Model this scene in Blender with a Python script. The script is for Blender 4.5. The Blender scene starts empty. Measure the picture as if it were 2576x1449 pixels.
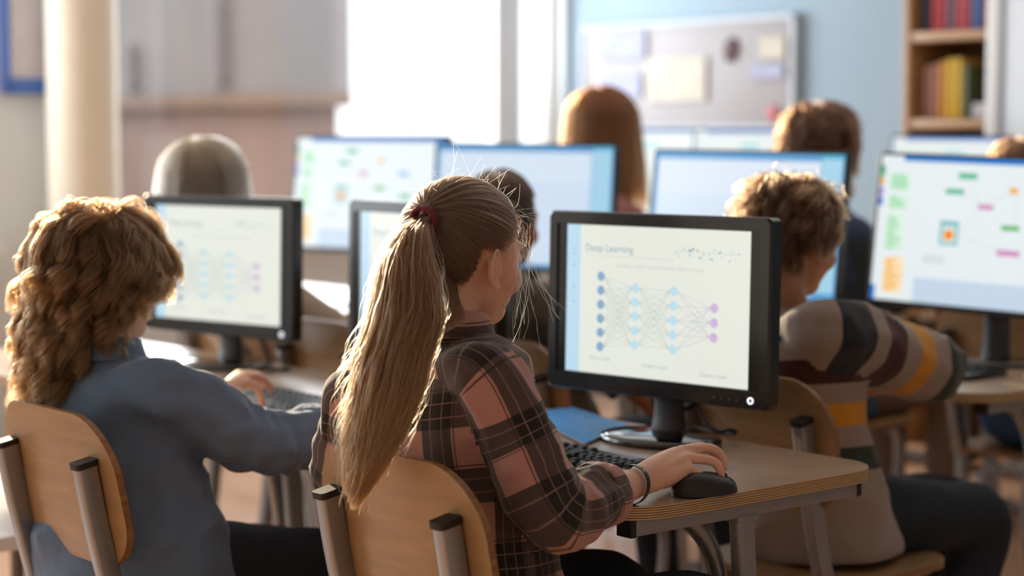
import bpy, bmesh, math, random
import numpy as np
from mathutils import Vector, Matrix, Quaternion, noise
from mathutils.bvhtree import BVHTree
from mathutils.geometry import barycentric_transform
random.seed(7); RNG = np.random.default_rng(7)
SC = bpy.context.scene
COL = SC.collection
# ---------------------------------------------------------------- camera
FPX = 4800.0; CAMZ = 1.28; PITCH = math.atan(389.5 / FPX)
cam_d = bpy.data.cameras.new('camera'); cam = bpy.data.objects.new('camera', cam_d); COL.objects.link(cam)
cam.location = (0, 0, CAMZ); cam.rotation_euler = (math.radians(90) - PITCH, 0, 0)
cam_d.sensor_width = 36; cam_d.lens = FPX / 2576 * 36
cam_d.dof.use_dof = True; cam_d.dof.focus_distance = 2.86; cam_d.dof.aperture_fstop = 2.3
cam_d.clip_start = .05; cam_d.clip_end = 200
SC.camera = cam
# ---------------------------------------------------------------- light
UX, UY = math.cos(math.radians(40)), math.sin(math.radians(40))       # the way the pupils face
U = Vector((UX, UY, 0)); V = Vector((-UY, UX, 0)); Z = Vector((0, 0, 1))
def R(u, v, z=0.0): return Vector((U.x*u + V.x*v, U.y*u + V.y*v, z))  # room coordinates to world
SC.view_settings.view_transform = 'Standard'; SC.view_settings.look = 'None'
SC.view_settings.exposure = 0.42; SC.view_settings.gamma = 1.0; SC.view_settings.use_curve_mapping = False
SC.cycles.use_denoising = True; SC.cycles.max_bounces = 6; SC.cycles.diffuse_bounces = 4; SC.cycles.transparent_max_bounces = 16
SC.cycles.sample_clamp_indirect = 6; SC.cycles.caustics_reflective = False; SC.cycles.caustics_refractive = False
world = bpy.data.worlds.new('sky'); SC.world = world; world.use_nodes = True
wn = world.node_tree.nodes; bg = wn['Background']; bg.inputs[0].default_value = (.95, .975, 1, 1); bg.inputs[1].default_value = 1.6
sun_d = bpy.data.lights.new('sun', 'SUN'); sun_d.energy = 7.0; sun_d.angle = math.radians(2.5); sun_d.color = (1, .80, .55)
sun = bpy.data.objects.new('sun', sun_d); COL.objects.link(sun)
sd = Vector((.42, -.86, -.25)).normalized()                           # the way the sunlight travels
sun.rotation_euler = sd.to_track_quat('-Z', 'Y').to_euler(); sun.location = (-8, 12, 6)
VW = 6.95; UF = 6.2; UB = -1.6; VR = -3.0; ZC = 3.0
WINS = [(3.74, 5.95, .85, 2.75), (.55, 3.15, .85, 2.75), (-1.35, .25, .85, 2.75)]   # windows of wall_left: u0,u1,z0,z1
def area_light(name, loc, direction, sx, sy, power, color):
    d = bpy.data.lights.new(name, 'AREA'); d.shape = 'RECTANGLE'; d.size = sx; d.size_y = sy; d.energy = power; d.color = color
    o = bpy.data.objects.new(name, d); COL.objects.link(o); o.location = loc
    o.rotation_euler = direction.to_track_quat('-Z', 'Z').to_euler(); return o
for i, (a, b, z0, z1) in enumerate(WINS):                             # daylight entering by each window
    l = area_light('window_daylight', R((a+b)/2, VW + .24, (z0+z1)/2), -V, b-a, z1-z0, [78, 78, 40][i], (.87, .935, 1))
    l.visible_camera = False
area_light('ceiling_lamp_light', R(4.4, 2.8, 2.9), Vector((0, 0, -1)), 2.6, 2.6, 14, (1, .95, .88)).visible_camera = False  # added fill light under the ceiling, no lamp fixture there

def W(px, py, Y):                                                     # a point seen at px,py lying Y metres ahead
    x = (px - 1288) / FPX; y = (724.5 - py) / FPX
    F = Vector((0, math.cos(PITCH), -math.sin(PITCH))); Up = Vector((0, math.sin(PITCH), math.cos(PITCH)))
    d = F + x * Vector((1, 0, 0)) + y * Up
    return Vector((0, 0, CAMZ)) + d * (Y / d.y)
# ---------------------------------------------------------------- materials
MATS = {}
def srgb(c):
    if isinstance(c, str): c = [int(c[i:i+2], 16) / 255 for i in (0, 2, 4)]
    return tuple(x / 12.92 if x <= .04045 else ((x + .055) / 1.055) ** 2.4 for x in c) + (1,)
class NT:
    def __init__(s, name):
        s.m = bpy.data.materials.new(name); s.m.use_nodes = True; s.t = s.m.node_tree; s.n = s.t.nodes
        s.b = s.n['Principled BSDF']; s.out = s.n['Material Output']
    def new(s, typ, **kw):
        n = s.n.new(typ)
        for k, v in kw.items():
            if k.startswith('i_'): n.inputs[int(k[2:])].default_value = v
            else: setattr(n, k, v)
        return n
    def link(s, a, b): s.t.links.new(a, b)
    def math(s, op, a, b=None, c=None):
        n = s.n.new('ShaderNodeMath'); n.operation = op
        for i, x in enumerate((a, b, c)):
            if x is None: continue
            if isinstance(x, (int, float)): n.inputs[i].default_value = x
            else: s.link(x, n.inputs[i])
        return n.outputs[0]
    def mix(s, f, a, b, mode='MIX'):
        n = s.n.new('ShaderNodeMix'); n.data_type = 'RGBA'; n.blend_type = mode
        for i, x in ((0, f), (6, a), (7, b)):
            if isinstance(x, (int, float, tuple)): n.inputs[i].default_value = x
            else: s.link(x, n.inputs[i])
        return n.outputs[2]
    def ramp(s, f, stops, interp='LINEAR'):
        n = s.n.new('ShaderNodeValToRGB'); n.color_ramp.interpolation = interp; e = n.color_ramp.elements
        while len(e) < len(stops): e.new(1)
        for k, (p, c) in enumerate(stops): e[k].position = p; e[k].color = c
        s.link(f, n.inputs[0]); return n.outputs[0]
    def bump(s, h, st=.3, dist=.002):
        n = s.n.new('ShaderNodeBump'); n.inputs['Strength'].default_value = st; n.inputs['Distance'].default_value = dist
        s.link(h, n.inputs['Height']); s.link(n.outputs[0], s.b.inputs['Normal'])
    def noise(s, scale, detail=3, vec=None, rough=.5):
        n = s.n.new('ShaderNodeTexNoise'); n.inputs['Scale'].default_value = scale; n.inputs['Detail'].default_value = detail
        n.inputs['Roughness'].default_value = rough
        if vec is not None: s.link(vec, n.inputs['Vector'])
        return n.outputs[0]
    def coord(s, which='Object', scale=None):
        o = s.n.new('ShaderNodeTexCoord').outputs[which]
        if scale:
            m = s.n.new('ShaderNodeMapping'); m.inputs['Scale'].default_value = scale; s.link(o, m.inputs[0]); return m.outputs[0]
        return o
def mat(name, col, rough=.5, metal=0, var=.06, nscale=8, bump=0, bscale=60, spec=.5, coat=0, sss=0, sheen=0, stretch=None, bdist=.002):
    if name in MATS: return MATS[name]
    t = NT(name); c = srgb(col); b = t.b
    v = t.coord('Object', stretch)
    f = t.noise(nscale, 3, v)
    lo = tuple(x * (1 - var) for x in c[:3]) + (1,); hi = tuple(min(1, x * (1 + var)) for x in c[:3]) + (1,)
    t.link(t.ramp(f, [(.3, lo), (.7, hi)]), b.inputs['Base Color'])
    b.inputs['Roughness'].default_value = rough; b.inputs['Metallic'].default_value = metal
    b.inputs['Specular IOR Level'].default_value = spec; b.inputs['Coat Weight'].default_value = coat
    b.inputs['Coat Roughness'].default_value = .08
    if sheen: b.inputs['Sheen Weight'].default_value = sheen; b.inputs['Sheen Roughness'].default_value = .4
    if sss:
        b.inputs['Subsurface Weight'].default_value = sss; b.inputs['Subsurface Radius'].default_value = (1, .35, .2)
        b.inputs['Subsurface Scale'].default_value = .006
    if bump: t.bump(t.noise(bscale, 4, v), bump, bdist)
    MATS[name] = t.m; return t.m
def emit(name, col, strength):
    if name in MATS: return MATS[name]
    t = NT(name); b = t.b; b.inputs['Base Color'].default_value = (.01, .01, .01, 1)
    b.inputs['Emission Color'].default_value = srgb(col); b.inputs['Emission Strength'].default_value = strength
    b.inputs['Roughness'].default_value = .25; MATS[name] = t.m; return t.m
def wood(name, c1, c2, rough=.4, axis=(6, 60, 60), coat=.2):
    t = NT(name); v = t.coord('Object', axis)
    f = t.noise(1.2, 6, v, .6); g = t.noise(9, 2, v)
    c = t.ramp(f, [(.25, srgb(c1)), (.75, srgb(c2))])
    c = t.mix(t.math('MULTIPLY', g, .18), c, srgb(c1), 'MULTIPLY')
    t.link(c, t.b.inputs['Base Color']); t.b.inputs['Roughness'].default_value = rough
    t.b.inputs['Coat Weight'].default_value = coat; t.b.inputs['Coat Roughness'].default_value = .25
    t.bump(f, .04, .001); MATS[name] = t.m; return t.m
def ply(name, c1, c2, step, off=0.0):                                  # plywood edge: stripes across the thickness
    t = NT(name); sx = t.n.new('ShaderNodeSeparateXYZ'); t.link(t.coord(), sx.inputs[0])
    q = t.math('FRACT', t.math('DIVIDE', t.math('ADD', sx.outputs[2], off), step))
    nz = t.math('MULTIPLY', t.noise(30, 2), .25)
    f = t.math('PINGPONG', t.math('ADD', q, nz), .5)
    t.link(t.ramp(f, [(.13, srgb(c1)), (.27, srgb(c2))]), t.b.inputs['Base Color'])
    t.b.inputs['Roughness'].default_value = .45; MATS[name] = t.m; return t.m
def brick(name, c1, c2, mortar, scale):
    t = NT(name); n = t.n.new('ShaderNodeTexBrick'); n.inputs['Scale'].default_value = scale
    n.inputs['Color1'].default_value = srgb(c1); n.inputs['Color2'].default_value = srgb(c2); n.inputs['Mortar'].default_value = srgb(mortar)
    t.link(t.coord('UV'), n.inputs[0]); t.link(n.outputs[0], t.b.inputs['Base Color']); t.b.inputs['Roughness'].default_value = .9
    MATS[name] = t.m; return t.m
def plaid():
    t = NT('plaid_flannel'); sx = t.n.new('ShaderNodeSeparateXYZ'); t.link(t.coord('UV'), sx.inputs[0])
    P = .108
    def axis(o, ph):
        q = t.math('FRACT', t.math('ADD', t.math('DIVIDE', o, P), ph + 50))
        dark = t.math('LESS_THAN', q, .46)
        def line(at, w): return t.math('LESS_THAN', t.math('ABSOLUTE', t.math('SUBTRACT', q, at)), w)
        pale = t.math('MAXIMUM', line(.14, .0085), line(.32, .0085))
        blk = line(.50, .010); return dark, pale, blk
    dx, px, bx_ = axis(sx.outputs[0], 0.0); dy, py, by_ = axis(sx.outputs[1], .35)
    both = t.math('MULTIPLY', dx, dy); one = t.math('MAXIMUM', dx, dy)
    pink = srgb('bd8c83'); grey = srgb('4f4141'); black = srgb('120f12'); palec = srgb('b08a84')
    wv = t.noise(900, 1, t.coord('UV'))
    c = t.mix(one, pink, grey); c = t.mix(both, c, black)
    c = t.mix(t.math('MULTIPLY', t.math('MAXIMUM', px, py), .5), c, palec)
    c = t.mix(t.math('MULTIPLY', t.math('MAXIMUM', bx_, by_), .8), c, srgb('2c2124'))
    c = t.mix(t.math('MULTIPLY', wv, .35), c, srgb('60504c'), 'OVERLAY')
    t.link(c, t.b.inputs['Base Color']); t.b.inputs['Roughness'].default_value = .85
    t.b.inputs['Sheen Weight'].default_value = .25; t.b.inputs['Sheen Roughness'].default_value = .5
    t.bump(t.noise(14, 3), .35, .008); MATS['plaid'] = t.m; return t.m
def stripes():
    t = NT('striped_knit'); sx = t.n.new('ShaderNodeSeparateXYZ'); t.link(t.coord('UV'), sx.inputs[0])
    g = srgb('958880'); navy = srgb('141d2b'); mar = srgb('3d141b'); mus = srgb('c98a1c'); gre = srgb('26382f')
    st = [(0, g), (.075, navy), (.20, g), (.29, mar), (.42, g), (.52, mus), (.64, g), (.75, gre), (.87, g)]
    c = t.ramp(sx.outputs[1], st, 'CONSTANT'); t.link(c, t.b.inputs['Base Color'])
    t.b.inputs['Roughness'].default_value = .9; t.b.inputs['Sheen Weight'].default_value = .2
    t.bump(t.noise(30, 3), .3, .006); MATS['stripes'] = t.m; return t.m
def hairmat(name, col, rough=.3, tip=None):
    t = NT(name); h = t.n.new('ShaderNodeBsdfHairPrincipled'); h.parametrization = 'COLOR'
    ci = t.n.new('ShaderNodeHairInfo')
    a = srgb(col); lo = tuple(x * .62 for x in a[:3]) + (1,); hi = tuple(min(1, x * 1.25) for x in a[:3]) + (1,)
    c = t.ramp(ci.outputs['Random'], [(0, lo), (1, hi)])
    if tip: c = t.mix(t.math('POWER', ci.outputs['Intercept'], 1.3), c, srgb(tip))
    t.link(c, h.inputs['Color'])
    h.inputs['Roughness'].default_value = rough; h.inputs['Radial Roughness'].default_value = .35
    t.link(h.outputs[0], t.out.inputs[0]); MATS[name] = t.m; return t.m
def hairbase(name, col): return mat(name, col, .6, var=.35, nscale=50, bump=.8, bscale=120, stretch=(1, 1, .15))
BLACKP = mat('black_plastic', '0c0c0d', .26, spec=.45, coat=.25); GLOSSB = mat('gloss_black', '0a0a0b', .05, coat=.8, var=.02)
MATTEB = mat('matte_black', '1b1b1c', .5); KEYM = mat('key_black', '141516', .42, bump=.05, spec=.35)
STEEL = mat('painted_steel', '8f9194', .38, metal=.25, var=.03); STEELG = mat('brushed_steel', '95979b', .3, metal=.7, var=.05)
STEELD = mat('dark_grey_steel', '6b625d', .4, metal=.35, var=.04)
BIRCH = wood('birch_panel', '967752', 'ad8c62', .38, (6, 6, 40)); BIRCHE = ply('birch_ply_edge', '6e4a2a', 'b98f5d', .0042)
DESKT = wood('desk_laminate', 'a08770', 'bba288', .3, (12, 12, 12), .35); DESKE = ply('desk_ply_edge', '55402c', 'ccae80', .0037)
SKIN = mat('skin', 'e0b49c', .48, var=.05, nscale=25, sss=.15, bump=.1, bscale=150)
SKIND = mat('skin_tan', 'c38f6e', .5, var=.06, nscale=25, sss=.2)
SHIRTB = mat('blue_cotton', '5d7492', .8, var=.05, nscale=14, bump=.55, bscale=8, bdist=.02, sheen=.2)
DENIM = mat('dark_denim', '15202c', .85, var=.2, nscale=40, bump=.2, bscale=30); DENIMB = mat('blue_denim', '33598c', .85, var=.25, nscale=12)
PLAID = plaid(); STRIPE = stripes()
WALLB = mat('blue_wall_paint', '9bb0bf', .75, var=.02, nscale=2); WALLW = mat('pale_wall_paint', 'dfe6e9', .75, var=.02, nscale=2)
CEILM = mat('ceiling_white', 'd9d6cf', .8, var=.02); WHITEP = mat('white_paint', 'e9e8e6', .4, var=.01)
FLOORM = wood('floor_boards', 'd29c74', 'e8bf9a', .28, (3, 3, 30), .3); CREAM = mat('cream_plaster', 'eadfcb', .7, var=.02)
SHELFW = wood('shelf_wood', 'a97b4e', 'c79a69', .5, (6, 6, 30)); PAPER = mat('paper', 'e6e4df', .7, var=.02)
RUBBER = mat('rubber_black', '151516', .6)
# ---------------------------------------------------------------- mesh helpers
def finish(bm, smooth=True, angle=35):
    bmesh.ops.recalc_face_normals(bm, faces=bm.faces)
def mesh_obj(name, bm, m, parent=None, smooth=True, loc=None, sharp=38):
    me = bpy.data.meshes.new(name)
    bmesh.ops.recalc_face_normals(bm, faces=bm.faces); bm.to_mesh(me); bm.free()
    for x in (m if isinstance(m, (list, tuple)) else [m]): me.materials.append(x)
    if smooth:
        me.shade_smooth()
        try: me.set_sharp_from_angle(angle=math.radians(sharp))
        except Exception: pass
    o = bpy.data.objects.new(name, me); COL.objects.link(o)
    if parent: o.parent = parent
    if loc is not None: o.location = loc
    return o
def empty(name, loc=(0, 0, 0), rz=0.0):
    o = bpy.data.objects.new(name, None); COL.objects.link(o); o.location = loc; o.rotation_euler = (0, 0, rz); o.empty_display_size = .1; return o
def tag(o, label, cat, group=None, kind=None):
    o['label'] = label; o['category'] = cat
    if group: o['group'] = group
    if kind: o['kind'] = kind
    return o
def struct(o): o['kind'] = 'structure'; return o
def copy_tree(o, parent=None):
    c = o.copy(); COL.objects.link(c)
    if parent is not None: c.parent = parent
    for ch in KIDS.get(o, []) or [x for x in bpy.data.objects if x.parent == o]: copy_tree(ch, c)
    return c
KIDS = {}
def add_box(bm, c, s, rot=None, bevel=0, seg=2, mi=0):
    r = bmesh.ops.create_cube(bm, size=1); vs = r['verts']
    bmesh.ops.scale(bm, vec=s, verts=vs)
    fs = list({f for v in vs for f in v.link_faces})
    if bevel:
        es = list({e for v in vs for e in v.link_edges})
        rr = bmesh.ops.bevel(bm, geom=es, offset=bevel, segments=seg, affect='EDGES', profile=.5)
        vs = list({v for f in rr['faces'] for v in f.verts} | {v for v in vs if v.is_valid}); fs = list({f for v in vs for f in v.link_faces})
    for f in fs: f.material_index = mi
    if rot is not None: bmesh.ops.rotate(bm, cent=(0, 0, 0), matrix=rot, verts=vs)
    bmesh.ops.translate(bm, vec=c, verts=vs); return vs
def add_prism(bm, pts, z0, z1, mi=0, mi_side=None, bevel=0):           # outline in XY extruded in Z
    a = [bm.verts.new((x, y, z0)) for x, y in pts]; b = [bm.verts.new((x, y, z1)) for x, y in pts]
    n = len(pts); fb = bm.faces.new(a[::-1]); ft = bm.faces.new(b); fb.material_index = ft.material_index = mi; sides = []
    for i in range(n):
        f = bm.faces.new((a[i], a[(i+1) % n], b[(i+1) % n], b[i])); f.material_index = mi if mi_side is None else mi_side; sides.append(f)
    if bevel:
        es = [e for e in list(ft.edges) + list(fb.edges)]
        bmesh.ops.bevel(bm, geom=es, offset=bevel, segments=2, affect='EDGES', profile=.5)
    return a + b
def rrect(x0, x1, y0, y1, r, n=8):
    out = []
    rs = r if isinstance(r, (list, tuple)) else [r]*4
    for (cx, cy, a0, q) in ((x1, y1, 0, rs[0]), (x0, y1, 90, rs[1]), (x0, y0, 180, rs[2]), (x1, y0, 270, rs[3])):
        sx = -1 if cx == x1 else 1; sy = -1 if cy == y1 else 1
        for k in range(n+1):
            a = math.radians(a0 + 90*k/n); out.append((cx + sx*q + q*math.cos(a), cy + sy*q + q*math.sin(a)))
    return out
def frames(pts, up=None):
    T = []
    for i in range(len(pts)):
        a = pts[max(0, i-1)]; b = pts[min(len(pts)-1, i+1)]; T.append((b-a).normalized())
    n = (up or Vector((0, 0, 1)));
    n = n - T[0]*n.dot(T[0])
    if n.length < 1e-3: n = Vector((1, 0, 0)) - T[0]*T[0].x
    n.normalize(); out = []
    for t in T:
        n = (n - t*n.dot(t)).normalized(); out.append((t, n, t.cross(n)))
    return out
def catmull(P, k=6):                                                  # rows of numbers -> denser rows
    P = [np.array(p, float) for p in P]; out = []
    for i in range(len(P)-1):
        p0 = P[max(0, i-1)]; p1 = P[i]; p2 = P[i+1]; p3 = P[min(len(P)-1, i+2)]
        for j in range(k):
            t = j/k; out.append(.5*((2*p1)+(-p0+p2)*t+(2*p0-5*p1+4*p2-p3)*t*t+(-p0+3*p1-3*p2+p3)*t**3))
    out.append(P[-1]); return out
def loft(bm, rings, n=24, mi=0, cap=True, uvs=None, wr=None, uv_off=(0, 0)):
    """rings: (centre, a, b, axisA, axisB); an elliptical tube through them; uvs = girth and length in metres"""
    uvl = bm.loops.layers.uv.verify() if uvs else None
    L = []; Ls = [0.0]
    for i, (c, a, b, A, B) in enumerate(rings):
        if i: Ls.append(Ls[-1] + (c - rings[i-1][0]).length)
    for i, (c, a, b, A, B) in enumerate(rings):
        row = []
        for k in range(n):
            th = 2*math.pi*k/n; p = c + A*(a*math.cos(th)) + B*(b*math.sin(th))
            if wr: p = p + (A*math.cos(th) + B*math.sin(th)) * wr(th, Ls[i], p)
            row.append(bm.verts.new(p))
        L.append(row)
    girth = 2*math.pi*max((r[1]+r[2])/2 for r in rings)
    for i in range(len(L)-1):
        for k in range(n):
            f = bm.faces.new((L[i][k], L[i][(k+1) % n], L[i+1][(k+1) % n], L[i+1][k])); f.material_index = mi; f.smooth = True
            if uvl:
                for lp, (kk, ii) in zip(f.loops, ((k, i), (k+1, i), (k+1, i+1), (k, i+1))):
                    lp[uvl].uv = (girth*kk/n + uv_off[0], Ls[ii]*uvs + uv_off[1])
    if cap:
        for row, c, s in ((L[0], rings[0][0], -1), (L[-1], rings[-1][0], 1)):
            cv = bm.verts.new(c)
            for k in range(n):
                f = bm.faces.new((row[k], row[(k+1) % n], cv) if s > 0 else (row[(k+1) % n], row[k], cv)); f.material_index = mi
                if uvl:
                    for lp in f.loops: lp[uvl].uv = (girth*k/n + uv_off[0], (Ls[-1] if s > 0 else 0)*uvs + uv_off[1])
    return L
def tube(bm, pts, rad, n=12, k=1, mi=0, flat=1.0, up=None, cap=True, round_ends=False, uvs=None, wr=None, uv_off=(0, 0)):
    rows = [tuple(p) + (r,) for p, r in zip(pts, rad if hasattr(rad, '__len__') else [rad]*len(pts))]
    if k > 1: rows = catmull(rows, k)
    P = [Vector(r[:3]) for r in rows]; Rr = [max(float(r[3]), 1e-4) for r in rows]
    fr = frames(P, up)
    if round_ends:
        t0 = fr[0][0]; t1 = fr[-1][0]; P2 = []; R2 = []; F2 = []
        for j in (3, 2, 1):
            a = j*math.pi/8; P2.append(P[0]-t0*Rr[0]*math.sin(a)); R2.append(Rr[0]*math.cos(a)); F2.append(fr[0])
        P2 += P; R2 += Rr; F2 += fr
        for j in (1, 2, 3):
            a = j*math.pi/8; P2.append(P[-1]+t1*Rr[-1]*math.sin(a)); R2.append(Rr[-1]*math.cos(a)); F2.append(fr[-1])
        P, Rr, fr = P2, R2, F2
    return loft(bm, [(p, r, r*flat, f[1], f[2]) for p, r, f in zip(P, Rr, fr)], n, mi, cap, uvs, wr, uv_off)
def sweep(bm, pts, w, d, r, side, k=5):
    """rectangular tube with rounded corners: w along side, d across it"""
    P = [Vector(p[:3]) for p in catmull(pts, k)]; out = rrect(-w/2, w/2, -d/2, d/2, r, 3); prev = None
    for i, p in enumerate(P):
        t = (P[min(i+1, len(P)-1)] - P[max(i-1, 0)]).normalized(); a = (side - t*side.dot(t)).normalized(); b = t.cross(a)
        row = [bm.verts.new(p + a*x + b*y) for x, y in out]
        if prev:
            for j in range(len(row)): bm.faces.new((prev[j], prev[(j+1) % len(row)], row[(j+1) % len(row)], row[j]))
        else: bm.faces.new(row[::-1])
        prev = row
    bm.faces.new(prev)
def add_ell(bm, c, r, rot=None, seg=20, ring=14):
    q = bmesh.ops.create_uvsphere(bm, u_segments=seg, v_segments=ring, radius=1); vs = q['verts']
    bmesh.ops.scale(bm, vec=r, verts=vs)
    if rot is not None: bmesh.ops.rotate(bm, cent=(0, 0, 0), matrix=rot, verts=vs)
    bmesh.ops.translate(bm, vec=c, verts=vs); return vs
def remesh(bm, voxel, smooth=4, fac=.5):
    """closed pieces in bm -> ONE continuous skin"""
    me = bpy.data.meshes.new('t'); bmesh.ops.recalc_face_normals(bm, faces=bm.faces); bm.to_mesh(me); bm.free()
    o = bpy.data.objects.new('t', me); COL.objects.link(o)
    md = o.modifiers.new('r', 'REMESH'); md.mode = 'VOXEL'; md.voxel_size = voxel
    if smooth:
        sm = o.modifiers.new('s', 'SMOOTH'); sm.factor = fac; sm.iterations = smooth
    dg = bpy.context.evaluated_depsgraph_get(); ev = o.evaluated_get(dg); out = bpy.data.meshes.new_from_object(ev)
    bpy.data.objects.remove(o); bpy.data.meshes.remove(me); out.shade_smooth(); return out
def obj_me(name, me, m, parent=None):
    me.name = name; me.materials.clear()
    for x in (m if isinstance(m, (list, tuple)) else [m]): me.materials.append(x)
    o = bpy.data.objects.new(name, me); COL.objects.link(o)
    if parent:
        o.parent = parent; o.matrix_parent_inverse = parent.matrix_world.inverted()
    return o
def transfer_uv(me, sources):
    """give each face of the joined garment the cloth coordinates of the nearest panel (body, left sleeve, right sleeve)"""
    S = []
    for bm in sources:
        bmesh.ops.triangulate(bm, faces=bm.faces); bm.verts.ensure_lookup_table(); bm.faces.ensure_lookup_table()
        uvl = bm.loops.layers.uv.verify(); tr = [([v.co.copy() for v in f.verts], [Vector((l[uvl].uv.x, l[uvl].uv.y, 0)) for l in f.loops]) for f in bm.faces]
        S.append((BVHTree.FromBMesh(bm), tr)); 
    cache = [dict() for _ in S]; uvs = me.uv_layers.new(name='UVMap').data; vs = me.vertices
    def q(si, vi):
        c = cache[si].get(vi)
        if c is None:
            co, no, idx, d = S[si][0].find_nearest(vs[vi].co)
            tv, tu = S[si][1][idx]; c = barycentric_transform(co, *tv, *tu); cache[si][vi] = c
        return c
    for p in me.polygons:
        cen = p.center; best = min(range(len(S)), key=lambda i: S[i][0].find_nearest(cen)[3])
        cs = [q(best, vi) for vi in p.vertices]
        a = cs[0]
        for li, c in zip(p.loop_indices, cs):
            x = c.x
            if abs(x - a.x) > .1: x = a.x
            uvs[li].uv = (x, c.y)
def set_active_copy(bm): return bm.copy()
def strands(name, P, rad, m, parent, taper=True):
    """P: (n, k, 3) hair strands"""
    n, k, _ = P.shape
    hc = bpy.data.hair_curves.new(name); hc.add_curves([k]*n)
    hc.attributes['position'].data.foreach_set('vector', np.ascontiguousarray(P, np.float32).ravel()) if 'position' in hc.attributes else None
    ra = hc.attributes.get('radius') or hc.attributes.new('radius', 'FLOAT', 'POINT')
    t = np.linspace(0, 1, k); pr = rad * (np.clip((1 - t) * 4, .25, 1) if taper else np.ones(k))
    ra.data.foreach_set('value', np.tile(pr, n).astype(np.float32))
    hc.materials.append(m); o = bpy.data.objects.new(name, hc); COL.objects.link(o)
    if parent: o.parent = parent; o.matrix_parent_inverse = parent.matrix_world.inverted()
    return o
def text_mesh(bm, s, x, z, size, mi, plane, width=None, center=False, weight=0.0):
    cu = bpy.data.curves.new('t', 'FONT'); cu.body = s; cu.size = size; cu.offset = weight
    o = bpy.data.objects.new('t', cu); COL.objects.link(o); dg = bpy.context.evaluated_depsgraph_get()
    me = bpy.data.meshes.new_from_object(o.evaluated_get(dg)); bpy.data.objects.remove(o)
    xs = [v.co.x for v in me.vertices]; w = max(xs) - min(xs); k = (width / w) if width else 1
    x0 = min(xs); mp = [bm.verts.new(plane(x + ((v.co.x - x0) - (w/2 if center else 0))*k, z + v.co.y)) for v in me.vertices]
    for p in me.polygons:
        try: f = bm.faces.new([mp[i] for i in p.vertices]); f.material_index = mi
        except ValueError: pass
    bpy.data.meshes.remove(me)
#PART2
def on_u(px, u, z=0.0):                                               # where the line of sight px meets the plane u
    r = (px-1288)/FPX; t = u/(U.x*r+U.y); return V.x*t*r+V.y*t
def on_v(px, v):
    r = (px-1288)/FPX; t = v/(V.x*r+V.y); return U.x*t*r+U.y*t
RZ = math.radians(40)                                                 # local x = U, local y = V
# ================================================================ the room
def slab(name, u0, u1, v0, v1, z0, z1, m, parent=None, bevel=0):
    bm = bmesh.new(); add_box(bm, ((u0+u1)/2, (v0+v1)/2, (z0+z1)/2), (u1-u0, v1-v0, z1-z0), bevel=bevel)
    o = mesh_obj(name, bm, m, parent); 
    if parent is None: o.rotation_euler = (0, 0, RZ)
    return o
struct(slab('floor', UB, UF, VR, VW, -.1, 0, FLOORM)); struct(slab('ceiling', UB, UF, VR, VW, ZC, ZC+.1, CEILM))
struct(slab('wall_front', UF, UF+.15, VR-.2, VW+.2, -.1, ZC+.1, WALLB)); struct(slab('wall_back', UB-.15, UB, VR-.2, VW+.2, -.1, ZC+.1, WALLW))
struct(slab('wall_right', UB, UF, VR-.15, VR, -.1, ZC+.1, WALLW))
WINS[0] = (3.74, 6.16, .85, 2.75)
bm = bmesh.new(); us = [UB]
for a, b, z0, z1 in sorted(WINS): us += [a, b]
us.append(UF)
for k in range(0, len(us), 2): add_box(bm, ((us[k]+us[k+1])/2, VW+.11, ZC/2), (us[k+1]-us[k], .22, ZC))
for a, b, z0, z1 in WINS:
    add_box(bm, ((a+b)/2, VW+.11, z0/2), (b-a, .22, z0)); add_box(bm, ((a+b)/2, VW+.11, (z1+ZC)/2), (b-a, .22, ZC-z1))
o = mesh_obj('wall_left', bm, WALLW, smooth=False); o.rotation_euler = (0, 0, RZ); struct(o)
for i, (a, b, z0, z1) in enumerate(WINS):
    w = empty('window_%d' % (i+1), R((a+b)/2, VW+.1, z0), RZ); struct(w); hw = (b-a)/2; hh = z1-z0
    bm = bmesh.new()
    for x in (-hw+.02, hw-.02): add_box(bm, (x, 0, hh/2), (.04, .07, hh), bevel=.004)
    for z in (.02, hh-.02): add_box(bm, (0, 0, z), (2*hw, .07, .04), bevel=.004)
    if i == 0: add_box(bm, (5.86-(a+b)/2, 0, hh/2), (.16, .09, hh), bevel=.01)
    else: add_box(bm, (0, 0, hh/2), (.07, .07, hh), bevel=.004)
    mesh_obj('window_frame', bm, WHITEP, w)
    bm = bmesh.new(); add_box(bm, (0, -.13, -.015), (2*hw+.1, .2, .03), bevel=.006); mesh_obj('window_sill', bm, WHITEP, w)
    g = NT('window_glass'); g.n.remove(g.b); gl = g.new('ShaderNodeBsdfGlossy'); gl.inputs['Roughness'].default_value = .02; tr = g.new('ShaderNodeBsdfTransparent')
    mx = g.new('ShaderNodeMixShader'); mx.inputs[0].default_value = .06; g.link(tr.outputs[0], mx.inputs[1]); g.link(gl.outputs[0], mx.inputs[2]); g.link(mx.outputs[0], g.out.inputs[0])
    bm = bmesh.new(); add_box(bm, (0, .02, hh/2), (2*hw-.06, .006, hh-.06)); mesh_obj('window_pane', bm, g.m, w, smooth=False)
bm = bmesh.new(); add_prism(bm, [(3.49+.135*math.cos(k*math.pi/16), 6.74+.135*math.sin(k*math.pi/16)) for k in range(32)], 0, ZC)
o = mesh_obj('pillar', bm, CREAM); o.rotation_euler = (0, 0, RZ); struct(o)
o = slab('baseboard_front', UF-.015, UF, VR, VW, 0, .1, WHITEP); struct(o)
bm = bmesh.new(); add_box(bm, (0, 20, -.06), (80, 34, .1)); o = mesh_obj('ground_outside', bm, mat('asphalt', '6f6a66', .9)); o.location = R(0, 7.2); o.rotation_euler = (0, 0, RZ); struct(o)
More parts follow.
